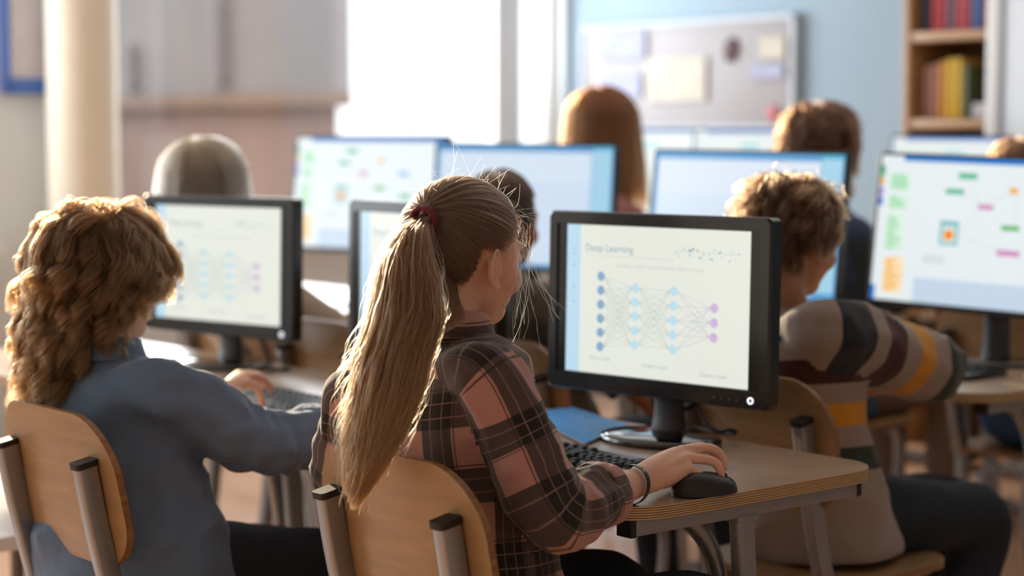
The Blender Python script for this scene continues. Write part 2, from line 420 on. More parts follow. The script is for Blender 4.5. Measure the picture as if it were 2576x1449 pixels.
# the building outside the window
bl = empty('brick_building', (0, 0, 0)); P0 = Vector((-1.545, 17.0, 0)); bl.location = P0; bl.rotation_euler = (0, 0, RZ)
tag(bl, 'pinkish brown brick building with a wide grey window band seen outside the window', 'building')
BRICK = mat('pink_brick', '9d8074', .9, var=.1, nscale=.6); BAND = mat('grey_facade_glass', '8c8482', .45, var=.10, nscale=.7); LEDGE = mat('stone_ledge', '8f7464', .8)
for nm, off, za, zb_ in (('wall', 0, -1, 1.55), ('wall', 0, 3.4, 4.6), ('wall', .35, 1.5, 3.5)):
    bm = bmesh.new(); add_prism(bm, [(off, off*1.6), (4, 6.3), (4, 14), (off, 14)], za, zb_); mesh_obj(nm, bm, BRICK, bl, smooth=False)
bm = bmesh.new(); add_box(bm, (-.02, 7, 1.58), (.3, 14.1, .14), bevel=.01); mesh_obj('window_ledge', bm, LEDGE, bl)
bm = bmesh.new(); add_box(bm, (.2, 7.1, 2.5), (.05, 13.8, 1.75)); mesh_obj('window_band', bm, BAND, bl, smooth=False)
for y in (.1, 2.2, 4.6, 7, 9.4): bm = bmesh.new(); add_box(bm, (.12, y, 2.5), (.12, .12, 1.75)); mesh_obj('window_mullion', bm, mat('pale_grey_frame', '9a9190', .7), bl, smooth=False)
bm = bmesh.new(); add_prism(bm, [(y, z) for y, z in ((3.92, 1.62), (4.08, 1.62), (4.08, 2.08), (5.02, 2.08), (5.02, 1.62), (5.18, 1.62), (5.18, 2.2), (3.92, 2.2))], .07, .13)
for v in bm.verts: v.co = Vector((v.co.z, v.co.x, v.co.y))
mesh_obj('arched_frame', bm, MATS['pale_grey_frame'], bl, smooth=False)  # pale arch shape standing before the window band
bm = bmesh.new()
for a, b, c in ((1.6, 2.55, .28), (1.9, 2.35, .24), (1.75, 2.15, .2), (1.45, 2.4, .16), (2.0, 2.62, .16)): add_ell(bm, (.1, a, b), (.06, c, c*.9))
obj_me('window_sticker', remesh(bm, .03), mat('cloth_white', 'a8a29c', .8), bl)  # pale lumpy shape before the window band
# board on the front wall
def wall_board(name, px0, px1, y0, y1, u, t, m, frame=None):
    va, vb = on_u(px0, u), on_u(px1, u); D = (R(u, va).y + R(u, vb).y)/2
    z0, z1 = W(0, y1, D).z, W(0, y0, D).z; return va, vb, z0, z1
va, vb, z0, z1 = wall_board('', 1478, 2005, 58, 322, UF, 0, None)
wb = empty('planning_board', R(UF-.02, (va+vb)/2, z0), RZ); tag(wb, 'large pale grey planning board with faint sheets hanging on the blue wall', 'board')
bm = bmesh.new(); add_box(bm, (0, 0, (z1-z0)/2), (.03, abs(va-vb), z1-z0), bevel=.004); mesh_obj('board_panel', bm, mat('board_grey', 'aeaaac', .6, var=.04, nscale=3), wb)
bmf = bmesh.new(); hw = abs(va-vb)/2
for y in (-hw, hw): add_box(bmf, (-.004, y, (z1-z0)/2), (.04, .02, z1-z0+.02))
for z in (0, z1-z0): add_box(bmf, (-.004, 0, z), (.04, 2*hw+.02, .02))
mesh_obj('board_frame', bmf, mat('frame_pale', 'c3cbd4', .5), wb)
lav = mat('lavender_print', 'a9abc4', .7); bge = mat('beige_print', 'c9c2b4', .7)
def pinned(px, py, w, h, m, nm='paper_sheet', lab='', cat='paper', group=None, th=.006, rnd=0):
    v = on_u(px, UF-.04); D = R(UF-.04, v).y; k = D/FPX; zc = W(0, py, D).z
    bm = bmesh.new()
    if rnd: add_ell(bm, (0, 0, 0), (th, w*k/2/.72, h*k/2), Matrix.Rotation(math.radians(14), 3, 'X'))
    else: add_box(bm, (0, 0, 0), (th, w*k/.72, h*k))
    o = mesh_obj(nm, bm, m, loc=R(UF-.046, v, zc)); o.rotation_euler = (0, 0, RZ); tag(o, lab, cat, group); return o
pinned(1565, 115, 120, 70, lav, lab='faint lavender sheet at upper left of the pale board', group='sheets on the pale board')
pinned(1700, 200, 150, 110, bge, lab='wide beige sheet in the middle of the pale board', group='sheets on the pale board')
pinned(1940, 120, 60, 55, bge, lab='small beige sheet near the upper right corner of the pale board', group='sheets on the pale board')
pinned(1928, 180, 80, 34, lav, lab='narrow lavender strip halfway down the right side of the pale board', group='sheets on the pale board')
pinned(1560, 215, 110, 60, lav, lab='faint lavender sheet at lower left of the pale board', group='sheets on the pale board')
pinned(1836, 125, 34, 62, mat('dark_red', '4c1c26', .6), 'board_eraser', 'dark red oval board eraser stuck on the upper part of the pale board', 'eraser', th=.008, rnd=1)
pinned(1942, 285, 28, 40, mat('pink_red', 'c26a72', .6), 'magnet', 'small pinkish red magnet low on the right of the pale board', 'magnet', th=.006, rnd=1)
# blue framed notice board between the windows
ua, ub = on_v(8, VW), on_v(126, VW); nb = empty('notice_board', R((ua+ub)/2, VW-.02, 1.43), RZ); tag(nb, 'narrow white notice board with a thick blue frame at the upper left wall', 'notice board')
hw = (ub-ua)/2
bm = bmesh.new(); add_box(bm, (0, 0, .5), (2*hw-.02, .02, 1.0)); mesh_obj('board_panel', bm, mat('notice_white', 'd6d2d6', .6), nb)
bm = bmesh.new()
for x in (-hw, hw-.02): add_box(bm, (x+.01, -.008, .5), (.028, .035, 1.0), bevel=.003)
for z in (.03, .985): add_box(bm, (0, -.008, z), (2*hw, .035, .06), bevel=.003)
mesh_obj('board_frame', bm, mat('frame_blue', '4a73c4', .5), nb)
# bookshelf
v0, v1 = on_u(2266, 5.88), 4.0
bs = empty('bookshelf', R(5.88, v1, 0), RZ); tag(bs, 'tall light wood bookshelf with red and yellow books against the blue wall', 'bookshelf')
LL = v0-v1; SHZ = [.08, .45, .82, 1.335, 1.665, 2.05]
for y, nm in ((LL-.0125, 'side_panel'), (.0125, 'side_panel')): bm = bmesh.new(); add_box(bm, (.155, y, 1.04), (.31, .028, 2.08), bevel=.002); mesh_obj(nm, bm, SHELFW, bs)
bm = bmesh.new(); add_box(bm, (.3, LL/2, 1.04), (.01, LL, 2.06)); mesh_obj('back_panel', bm, mat('shelf_back', '6f4f35', .7), bs)
for z in SHZ: bm = bmesh.new(); add_box(bm, (.155, LL/2, z-.02), (.3, LL-.05, .035), bevel=.002); mesh_obj('shelf', bm, SHELFW, bs)
def book(px0, px1, z, h, col, lab, dep=.2, grp='books on the upper shelf'):
    a, b = on_u(px0, 5.93), on_u(px1, 5.93); w = abs(a-b)-.003
    t = empty('book', R(5.93, (a+b)/2, z), RZ); tag(t, lab, 'book', grp)
    bm = bmesh.new(); add_box(bm, (dep/2, 0, h/2), (dep, w, h), bevel=min(.004, w*.2)); mesh_obj('cover', bm, mat('book_'+col, col, .6, var=.02), t)
    bm = bmesh.new(); add_box(bm, (dep/2+.004, 0, h-.001), (dep-.008, w*.8, .004)); mesh_obj('pages', bm, PAPER, t)
zz = 1.6665
book(2305, 2331, zz, .25, '34363f', 'dark grey book at the left end of the upper shelf'); book(2334, 2352, zz, .26, 'c0444a', 'bright red book right of the dark grey book')
book(2353, 2370, zz, .25, 'b23b43', 'second red book, just left of the purple grey book'); book(2371, 2394, zz, .24, '6a4a5c', 'purple grey book between the two pairs of red books')
book(2395, 2413, zz, .25, 'b8434c', 'red book right of the purple grey book'); book(2414, 2432, zz, .255, 'a93c46', 'dark red book just left of the blue book')
book(2434, 2463, zz, .235, '34508c', 'blue book on the upper shelf'); book(2465, 2482, zz, .22, '9c4648', 'reddish book right of the blue book')
book(2484, 2515, zz, .23, '586a7c', 'slate grey book at the right of the upper shelf')
zz = 1.3365; g2 = 'books on the middle shelf'
book(2316, 2334, zz, .2, 'a3705c', 'brownish pink book at the left of the middle shelf', grp=g2); book(2336, 2352, zz, .205, 'b08070', 'pale pink book beside the orange book', grp=g2)
book(2354, 2372, zz, .215, 'd08a2c', 'orange book on the middle shelf', grp=g2); book(2374, 2394, zz, .225, 'd9ae22', 'bright yellow book right of the orange book', grp=g2)
book(2395, 2414, zz, .225, 'cfa41e', 'darker yellow book at the right of the bright yellow one', grp=g2); book(2417, 2430, zz, .2, '5e6a4c', 'thin olive green book right of the yellow books', grp=g2)
bm = bmesh.new()
for k in range(6): add_box(bm, (.1, 0, .006+k*.009), (.2-.006*(k % 2), .16, .008))
o = mesh_obj('paper_stack', bm, mat('pale_papers', 'cfc8cc', .7), loc=R(5.93, on_u(2460, 5.93)-.045, zz)); o.rotation_euler = (0, 0, RZ); tag(o, 'flat stack of pale papers right of the yellow books', 'papers')
# mobile whiteboard at the right
wbv = on_u(2482, 5.68); mw = empty('mobile_whiteboard', R(5.68, wbv-.6, 0), RZ); tag(mw, 'white framed mobile board at the right edge in front of the bookshelf', 'whiteboard')
bm = bmesh.new(); add_box(bm, (.0, 0, 1.6), (.02, 1.16, 1.3)); mesh_obj('board_panel', bm, mat('board_pale_blue', 'dfe6ee', .25, var=.01), mw)
bm = bmesh.new()
for y in (-.57, .57): add_box(bm, (0, y, 1.6), (.05, .06, 1.36), bevel=.008)
for z in (.95, 2.25): add_box(bm, (0, 0, z), (.05, 1.2, .06), bevel=.008)
mesh_obj('board_frame', bm, WHITEP, mw)
bm = bmesh.new(); add_box(bm, (-.012, .535, 1.6), (.006, .012, 1.28)); mesh_obj('edge_strip', bm, mat('strip_blue_grey', '8fa6c6', .5), mw)
for y in (-.5, .5):
    bm = bmesh.new(); add_box(bm, (.04, y, .52), (.03, .03, .9)); add_box(bm, (.0, y, .08), (.32, .03, .03))
    for x in (-.13, .13): add_ell(bm, (x, y, .033), (.03, .012, .033))
    mesh_obj('leg', bm, STEEL, mw)
# ================================================================ furniture
def make_desk(L=1.3, D=.62):
    t = empty('desk'); H = .72; T = .021
    bm = bmesh.new(); add_prism(bm, rrect(0, D, 0, L, [.09, .09, .11, .075][::-1] if False else [.03, .03, .11, .085], 10), H-T, H, 0, 1)
    # local x = U (away from the pupil), y = V (to the pupil's left)
    mesh_obj('tabletop', bm, [DESKT, DESKE], t, sharp=30)
    for s, y in ((0, .04), (1, L-.04)):
        q = -1 if s == 0 else 1
        bm = bmesh.new(); add_box(bm, (.31, y, H-T-.0135), (.52, .03, .027), bevel=.002); rail = mesh_obj('rail', bm, STEEL, t)
        for x in (.048, .572): bm = bmesh.new(); add_box(bm, (x, y, H-T-.0135), (.012, .033, .029), bevel=.002); mesh_obj('end_plug', bm, RUBBER, rail)
        bm = bmesh.new(); sweep(bm, [(.30, y, H-T-.025), (.318, y, .45), (.345, y, .05)], .026, .040, .008, Vector((0, 1, 0)))
        add_box(bm, (.30, y, H-T-.03), (.05, .034, .012), bevel=.003); mesh_obj('leg', bm, STEEL, t)
        yb = y + (.035 if s == 0 else -.035)
        bm = bmesh.new(); tube(bm, [(.185, yb, H-T-.015), (.235, yb, H-T-.045), (.275, yb, H-T-.10), (.295, yb, H-T-.18), (.31, yb, .4), (.335, yb, .06)], .0165, 14, 5, flat=.8)
        mesh_obj('brace', bm, STEELG, t)
        bm = bmesh.new(); tube(bm, [(.03, y, .028), (.3, y, .05), (.6, y, .028)], .018, 12, 4, flat=.8); foot = mesh_obj('foot', bm, STEEL, t)
        for x in (.04, .59): bm = bmesh.new(); add_box(bm, (x, y, .014), (.05, .04, .028), bevel=.006); mesh_obj('foot_cap', bm, RUBBER, foot)
    bm = bmesh.new(); add_box(bm, (.33, L/2, H-T-.03), (.035, L-.1, .03), bevel=.003); mesh_obj('crossbar', bm, STEEL, t)
    bm = bmesh.new(); add_box(bm, (.33, L/2, .2), (.03, L-.1, .03), bevel=.003); mesh_obj('lower_bar', bm, STEEL, t)
    return t
def make_chair():
    t = empty('school_chair'); SEAT = .45
    # local x = U forward, y = V left; origin on the floor under the seat centre
    bm = bmesh.new(); n = 22; m = 12; hw, zt, zb = .192, .822, .590; th = .012
    out = rrect(-hw, hw, zb, zt, [.088, .088, .075, .075], 12)          # (y, z) outline: the top corners arch more
    def pt(y, z, off): s = y/hw; return Vector((-.212 + .016*s*s - (z-.62)*.20 + off, y, z + (.016*(1-s*s) if z > .70 else -.014*(1-s*s))))
    cen = [(0, (zt+zb)/2)]; rings = []
    for k in (0, .25, .5, .75, 1): rings.append([((y)*k, (zt+zb)/2 + (z-(zt+zb)/2)*k) for y, z in out])
    for off in (0, th):
        layers = [[bm.verts.new(pt(y, z, off)) for y, z in r] for r in rings[1:]]; c = bm.verts.new(pt(0, (zt+zb)/2, off)); N = len(out)
        for i in range(N): bm.faces.new((c, layers[0][i], layers[0][(i+1) % N]))
        for a, b in zip(layers, layers[1:]):
            for i in range(N): bm.faces.new((a[i], b[i], b[(i+1) % N], a[(i+1) % N]))
        if off == 0: rim = layers[-1]
    for i in range(N):
        f = bm.faces.new((rim[i], layers[-1][i], layers[-1][(i+1) % N], rim[(i+1) % N])); f.material_index = 1
    mesh_obj('backrest', bm, [BIRCH, wood('birch_edge', '75502e', 'a57c4c', .5)] if 'birch_edge' not in MATS else [BIRCH, MATS['birch_edge']], t, sharp=50)
    bm = bmesh.new(); add_prism(bm, rrect(-.19, .2, -.195, .195, [.07, .07, .1, .1], 8), SEAT-.014, SEAT, 0, 1)
    mesh_obj('seat', bm, [BIRCH, MATS['birch_edge']], t)
    for s in (-1, 1):
        y = .140*s
        bm = bmesh.new(); sweep(bm, [(-.248, y, .757), (-.227, y, .65), (-.190, y, .50), (-.165, y, .40), (-.19, y, .2), (-.24, y, .02)], .028, .036, .006, Vector((0, 1, 0)))
        post = mesh_obj('back_post', bm, STEELG, t, sharp=60)
        bm = bmesh.new(); sweep(bm, [(-.2475, y, .753), (-.2495, y, .763)], .031, .039, .007, Vector((0, 1, 0)), 1); mesh_obj('post_cap', bm, RUBBER, post)
        bm = bmesh.new(); tube(bm, [(-.165, y, .41), (0, y, .428), (.15, y, .425)], .014, 12, 3); mesh_obj('seat_rail', bm, STEELD, t)
        bm = bmesh.new(); tube(bm, [(.1, y, .42), (.13, y, .36), (.12, y, .2), (.15, y, .02)], .0135, 12, 4); mesh_obj('leg', bm, STEELG, t)
    bm = bmesh.new(); add_box(bm, (0, 0, .42), (.03, .3, .02)); mesh_obj('cross_rail', bm, STEELD, t)
    return t
SCR_STR = .76
SCM = {}
def scm(col, k=1.0):
    key = col + str(k)
    if key not in SCM: SCM[key] = emit('screen_' + key, col, SCR_STR*k)
    return SCM[key]
class Screen:
    def __init__(s, w, h): s.bm = bmesh.new(); s.w, s.h = w, h; s.mats = []; s.lay = 0
    def mi(s, m):
        if m not in s.mats: s.mats.append(m)
        return s.mats.index(m)
    def P(s, fx, fy, lay): return Vector(((fx-.5)*s.w, -lay*.00012, (.5-fy)*s.h))
    def rect(s, x0, y0, x1, y1, m, lay=1):
        f = s.bm.faces.new([s.bm.verts.new(s.P(a, b, lay)) for a, b in ((x0, y1), (x1, y1), (x1, y0), (x0, y0))]); f.material_index = s.mi(m)
    def disc(s, x, y, r, m, lay=3):
        f = s.bm.faces.new([s.bm.verts.new(s.P(x + r*math.cos(a)/s.w, y - r*math.sin(a)/s.h, lay)) for a in [2*math.pi*k/24 for k in range(24)]]); f.material_index = s.mi(m)
    def line(s, x0, y0, x1, y1, wd, m, lay=2):
        a = Vector(((x0-.5)*s.w, (.5-y0)*s.h)); b = Vector(((x1-.5)*s.w, (.5-y1)*s.h)); n = (b-a).normalized(); n = Vector((-n.y, n.x))*wd/2
        f = s.bm.faces.new([s.bm.verts.new((q.x, -lay*.00012, q.y)) for q in (a-n, b-n, b+n, a+n)]); f.material_index = s.mi(m)
    def text(s, t, x, y, size, m, width, center=False, weight=0):
        text_mesh(s.bm, t, (x-.5)*s.w, (.5-y)*s.h, size, s.mi(m), lambda a, b: Vector((a, -.0004, b)), width*s.w, center, weight)
def slide(w, h):
    s = Screen(w, h); s.rect(0, 0, 1, 1, scm('e3e6dc'), 0); s.rect(0, 0, .078, 1, scm('b9d9ec')); rg = random.Random(3)
    for y in (.16, .19, .27, .42, .52): s.rect(.035, y, .05, y+.008, scm('7fb2dd'), 2)
    s.text('Deep Learning', .11, .175, .019, scm('8dabb4'), .27, weight=0)
    s.line(.115, .205, .60, .205, .0007, scm('b9c3bd'))
    s.text('SIMPLE DEEP LEARNING NETWORK', .53, .275, .0078, scm('c3c8c0'), .48, True)
    s.line(.62, .145, .95, .15, .0008, scm('aebdb8')); 
    for k in range(26):
        fx = .6+.34*rg.random(); fy = .15+rg.uniform(-.03, .04); q = rg.uniform(.004, .0075); s.rect(fx, fy, fx+q, fy+q*1.5, scm(rg.choice(['2f8fa8', '3f9fbf', '63b4cc', '2b7f9a'])), 3)
    cols = [(.2, [.3425+.095*k for k in range(6)], '86a9c8'), (.395, [.405+.095*k for k in range(5)], 'b9dcea'), (.605, [.41+.095*k for k in range(5)], 'b9dcea'), (.82, [.5, .595, .69], 'cdb4d6')]
    for a in range(3):
        for y0 in cols[a][1]:
            for y1 in cols[a+1][1]:
                s.line(cols[a][0]+.018, y0, cols[a+1][0]-.02, y1, .0007, scm('a9bdb9' if a < 2 else rg.choice(['a9a6cc', '9fb4c6', 'c2a8cc'])))
    for x, ys, c in cols:
        for y in ys: s.disc(x, y, .0088, scm(c))
    for t, x, y, wd in (('Input Layer', .145, .905, .12), ('Hidden Layer', .44, .925, .14), ('Output Layer', .75, .945, .145)): s.text(t, x, y, .009, scm('a7aea8'), wd)
    return s
def blocks(w, h):
    s = Screen(w, h); s.rect(0, 0, 1, 1, scm('e3ebee'), 0); s.rect(.1, 0, 1, .036, scm('1f78c8'), 1); rg = random.Random(5); s.rect(0, .9, .02, 1, scm('2f7fd0'), 1)
    for y0, y1, c in ((.07, .14, '3fae8a'), (.145, .165, 'c8d84a'), (.17, .20, 'f0a03c'), (.22, .28, 'a59ad8'), (.29, .35, '4f7fd4')): s.rect(0, y0, .02, y1, scm(c), 2)
    def para(x, y0, y1, wmax, c1, c2):
        s.rect(x-.006, y0-.008, x+wmax, y1+.008, scm(c1), 1); y = y0
        while y < y1: s.rect(x, y, x+wmax*rg.uniform(.4, .95), y+.011, scm(c2), 2); y += .018
    para(.05, .13, .23, .085, 'd2eed8', '8fd3a2'); para(.05, .28, .355, .08, 'd2eed8', '8fd3a2'); para(.05, .42, .64, .075, 'd8f0dc', '93d4a0'); para(.055, .71, .94, .085, 'fbe3bd', 'f0b04c')
    for a, b, c, d in ((.375, .12, .45, .31), (.45, .31, .375, .52), (.45, .31, .60, .2), (.35, .52, .58, .62), (.6, .2, .6, .45), (.45, .31, .33, .22)): s.line(a, b, c, d, .0012, scm('c6ccd2'))
    for x0, y0, x1, y1, c in ((.345, .1, .425, .14, '4fb795'), (.295, .21, .375, .247, '4fb795'), (.44, .305, .505, .34, 'cf8ebc'), (.565, .185, .60, .225, 'f0ab3a'), (.545, .435, .62, .47, '62b765'),
                              (.535, .60, .63, .64, 'cf8ebc'), (.7, .3, .77, .34, '7fb7e0'), (.72, .5, .79, .54, '4fb795'), (.285, .43, .365, .595, '6fb6bc'), (.22, .67, .315, .725, 'd4dcdc')): s.rect(x0, y0, x1, y1, scm(c), 3)
    s.rect(.296, .46, .354, .58, scm('cfe2df'), 4); s.disc(.325, .525, .0135, scm('f59b12'), 5); s.disc(.325, .525, .007, scm('ee7a10'), 6)
    s.rect(.19, .83, 1, 1, scm('c2d4e6'), 1); return s
def window_ui(w, h, blue=False):
    s = Screen(w, h); s.rect(0, 0, 1, 1, scm('4c96cc'), 0); s.rect(.02, .05, .885, .975, scm('cfdeee'), 1); s.rect(.89, .03, .99, .95, scm('9fcde4'), 1); s.rect(.89, 0, 1, .03, scm('3fa9cc'), 2)
    s.rect(.02, .30, .885, .975, scm('c9d9ec'), 2) if blue else s.rect(.02, .05, .885, .3, scm('d6e1ee'), 2)
    s.rect(.92, .70, .95, .82, scm('7fb2e0'), 2); return s
def plain_ui(w, h):
    s = Screen(w, h); s.rect(0, 0, 1, 1, scm('e4ebe9'), 0); s.rect(.1, 0, 1, .03, scm('5d8fd8'), 1); s.rect(0, 0, .02, 1, scm('b5cce4'), 1)
    s.rect(.4, .12, .55, .2, scm('b9dfe4'), 1); s.rect(.1, .3, .2, .5, scm('c2e3ca'), 1); return s
def make_monitor(name, W_, H_, top, content, style, loc, rz, tilt=4, roll=0, label='', group=None, cable=None):
    t = empty(name, loc, rz); tag(t, label, 'monitor', group)
    rot = Matrix.Rotation(math.radians(-tilt), 3, 'X') @ Matrix.Rotation(math.radians(roll), 3, 'Y'); cz = top - H_/2 - loc[2]
    def place(o): o.location = (0, 0, cz); o.rotation_euler = rot.to_euler(); return o
    bm = bmesh.new()
    if style == 'old':
        bt, bb, bsd, dep = .0235, .033, .022, .052; fw, fh = W_-2*bsd, H_-bt-bb; oz = (bb-bt)/2
        outer = [(x, z) for x, z in rrect(-W_/2, W_/2, -H_/2, H_/2, .012, 5)]
    else:
        bt = bsd = .007; bb = .014; dep = .04; fw, fh = W_-2*bsd, H_-bt-bb; oz = (bb-bt)/2; outer = rrect(-W_/2, W_/2, -H_/2, H_/2, .01, 5)
    N = len(outer)
    inner = []                                                         # the opening, one corner point per outline point
    for x, z in outer: inner.append((math.copysign(fw/2, x), oz + math.copysign(fh/2, z)))
    sl = [[bm.verts.new((x*k, y, z*k)) for x, z in outer] for k, y in ((.985, -dep*.25), (1, -dep*.17), (1, dep*.35), (.94, dep*.6), (.6, dep*.95))]
    iv = [bm.verts.new((x, -dep*.25, z)) for x, z in inner]; iv2 = [bm.verts.new((x*.995, -dep*.25+.004, z*.995)) for x, z in inner]
    def band(a, b):
        for i in range(N):
            vs = [a[i], a[(i+1) % N], b[(i+1) % N], b[i]]
            try: bm.faces.new(vs)
            except ValueError: pass
    band(iv2, iv); band(iv, sl[0])
    for a, b in zip(sl, sl[1:]): band(a, b)
    bm.faces.new(sl[-1])
    bmesh.ops.remove_doubles(bm, verts=bm.verts, dist=1e-5)
    hs = place(mesh_obj('housing', bm, BLACKP if style == 'old' else MATTEB, t, sharp=30)); yf = -dep*.25
    bm = bmesh.new(); add_box(bm, (0, yf+.006, oz), (fw, .004, fh)); pn = mesh_obj('display_panel', bm, mat('lcd_black', '0b0d0d', .2), hs)
    sw, sh = (.420/.51*W_, .279/.333*H_) if style == 'old' else (fw-.002, fh-.002)
    if style == 'old': sw, sh = .420*W_/.51, fh-.002
    s = content(sw, sh); o = mesh_obj('screen', s.bm, s.mats, hs, smooth=False); o.location = (0, yf+.0035, oz)
    if style == 'old':
        bm = bmesh.new()
        for a, b, z in ((.0038, .0062, 0),):
            vs = []
            for k in range(20):
                th = 2*math.pi*k/20; vs.append([bm.verts.new((r*math.cos(th), -dz, r*math.sin(th))) for r, dz in ((a, 0), (a, .0015), (b, .0015), (b, 0))])
            for k in range(20):
                p, q = vs[k], vs[(k+1) % 20]
                for j in range(3): bm.faces.new((p[j], q[j], q[j+1], p[j+1]))
        pb = mesh_obj('power_button', bm, emit('button_light', 'f2f6ff', 1.2), hs); pb.location = (W_/2-.036, yf-.0002, -H_/2+.016); pb['label'] = 'lit round power button'
        for k in range(4):
            bm = bmesh.new(); add_box(bm, (0, 0, 0), (.009, .002, .004), bevel=.0008); bt_ = mesh_obj('button', bm, MATTEB, hs); bt_.location = (W_/2-.062-k*.017, yf-.0005, -H_/2+.014)
    # stand
    zb = cz - H_/2
    bm = bmesh.new(); ny = .03
    if style == 'old': loft(bm, [(Vector((0, .035+yy, z)), a, b, Vector((1, 0, 0)), Vector((0, 1, 0))) for z, a, b, yy in ((.004, .055, .035, 0), (.02, .038, .02, 0), (.045, .034, .014, 0), (.10, .033, .013, 0), (zb+.06, .033, .013, 0), (zb+.09, .033, .016, 0))], 24)
    else: loft(bm, [(Vector((0, .04, z)), a, b, Vector((1, 0, 0)), Vector((0, 1, 0))) for z, a, b in ((.004, .04, .02), (.05, .036, .014), (zb+.1, .034, .014), (zb+.14, .034, .02))], 24)
    mesh_obj('stand_neck', bm, MATTEB if style == 'old' else mat('grey_neck', '3a3b3d', .3, metal=.3), t, sharp=60)
    bm = bmesh.new(); pr = [(0, .0005), (.97, .0005), (1, .004), (1.0, .008), (.97, .012), (.9, .0145), (.3, .019), (0, .0195)]; n = 48; prev = None
    A, B = (.122, .093) if style == 'old' else (.125, .09)
    for k, (r, z) in enumerate(pr):
        row = [bm.verts.new((A*r*math.cos(2*math.pi*i/n), .01+B*r*math.sin(2*math.pi*i/n), z)) for i in range(n)] if r else [bm.verts.new((0, .01, z))]
        if prev:
            for i in range(n):
                if len(prev) == 1: bm.faces.new((prev[0], row[(i+1) % n], row[i]))
                elif len(row) == 1: bm.faces.new((prev[i], prev[(i+1) % n], row[0]))
                else: bm.faces.new((prev[i], prev[(i+1) % n], row[(i+1) % n], row[i]))
        prev = row
    mesh_obj('stand_base', bm, GLOSSB, t, sharp=50)
    if cable:
        bm = bmesh.new(); tube(bm, cable, .0042, 10, 6); mesh_obj('cable', bm, RUBBER, t)
    return t
# ---- keyboards and mice
def make_keyboard():
    t = empty('keyboard')                                             # local x along the keys' rows, y away from the typist
    bm = bmesh.new(); pts = rrect(-.222, .222, -.078, .078, .012, 5); add_prism(bm, pts, 0, .013, bevel=.003)
    for v in bm.verts: v.co.z *= 1 + .35*(v.co.y+.078)/.156
    mesh_obj('keyboard_case', bm, BLACKP, t)
    u = .019; tilt = Matrix.Rotation(math.radians(2.3), 3, 'X'); meshes = {}
    def key(cx, cy, w, d=1):
        k = (w, d)
        if k not in meshes:
            bm = bmesh.new(); hw = w*u/2-.0012; hd = d*u/2-.0012
            b = [bm.verts.new((sx*hw, sy*hd, 0)) for sx, sy in ((-1, -1), (1, -1), (1, 1), (-1, 1))]
            c = [bm.verts.new((sx*(hw-.0025), sy*(hd-.0022)+.0006, .0075)) for sx, sy in ((-1, -1), (1, -1), (1, 1), (-1, 1))]
            bm.faces.new(b[::-1]); ft = bm.faces.new(c)
            for i in range(4): bm.faces.new((b[i], b[(i+1) % 4], c[(i+1) % 4], c[i]))
            bmesh.ops.bevel(bm, geom=list(ft.edges), offset=.0008, segments=2, affect='EDGES')
            meshes[k] = mesh_obj('key', bm, KEYM, t); o = meshes[k]
        else: o = meshes[k].copy(); COL.objects.link(o)
        o.location = (cx, cy, .0128 + .0042*(cy+.078)/.156); o.rotation_euler = (math.radians(2.3), 0, 0)
    x0 = -.212
    rows = [[1]*13+[2], [1.5]+[1]*12+[1.5], [1.8]+[1]*11+[2.2], [2.3]+[1]*10+[2.7], [1.3, 1.3, 1.3, 6.2, 1.3, 1.3, 1, 1.3]]
    for r, row in enumerate(rows):
        x = x0
        for w in row: key(x+w*u/2, .03-r*u, w); x += w*u
    for k in range(12): key(x0+.010+k*.0235, .058, 1)
    xa = x0+15*u+.006
    for dx, dy in ((0, 0), (1, 0), (2, 0), (0, 1), (1, 1), (2, 1), (1, 3), (0, 4), (1, 4), (2, 4)): key(xa+(dx+.5)*u*.93, .03-dy*u, .93)
    xb = xa+3*u*.93+.005
    for r in range(5):
        for c in range(4):
            if c == 3 and r in (2, 4): continue
            if c == 1 and r == 4: continue
            if c == 0 and r == 4: key(xb+u*.93, .03-r*u, 1.86); continue
            if xb+(c+.5)*u*.93 > .214: continue
            key(xb+(c+.5)*u*.93, .03-r*u, .93)
    return t
def make_mouse():
    t = empty('computer_mouse'); bm = bmesh.new()                     # local x = forwards
    add_ell(bm, (0, 0, .006), (.057, .031, .030), seg=32, ring=20)
    for v in bm.verts:
        if v.co.z < .001: v.co.z = .001
        v.co.z += max(0, v.co.z-.004)*.25*(-v.co.x/.057) ; v.co.z = max(v.co.z, .001)
    mesh_obj('mouse_body', bm, MATTEB, t)
    bm = bmesh.new(); tube(bm, [(.056, 0, .012), (.045, 0, .0225), (.02, 0, .0318), (.0, 0, .0352)], .0011, 8, 3); mesh_obj('button_seam', bm, mat('seam_grey', '3b3f46', .4), t)
    bm = bmesh.new(); add_ell(bm, (.032, 0, .0265), (.009, .0035, .006)); mesh_obj('scroll_wheel', bm, RUBBER, t)
    return t
desk0 = make_desk(); tag(desk0, 'birch plywood desk in front holding the mouse, keyboard and large monitor', 'desk'); KD = list(bpy.data.objects)
def place(o, loc, rz): o.location = loc; o.rotation_euler = (0, 0, rz)
place(desk0, R(1.915, 2.03), RZ)
for (u, v), lab in (((1.915, 3.345), 'birch desk under the keyboard and hand of the child in the blue shirt'), ((3.37, 2.45), 'birch desk where the child in the striped sweater rests an arm'),
                    ((3.37, 3.765), 'second row desk behind the short haired child in grey'), ((3.37, 5.08), 'second row desk at the far left, seen between two monitors'),
                    ((4.80, 2.45), 'third row desk at the right in front of the child in yellow'), ((4.80, 3.765), 'third row desk in front of the long haired girl')):
    o = copy_tree(desk0); place(o, R(u, v), RZ); tag(o, lab, 'desk')
ch0 = make_chair(); place(ch0, R(1.81, 2.14), RZ); tag(ch0, 'birch school chair with steel posts behind the girl with the ponytail', 'chair')
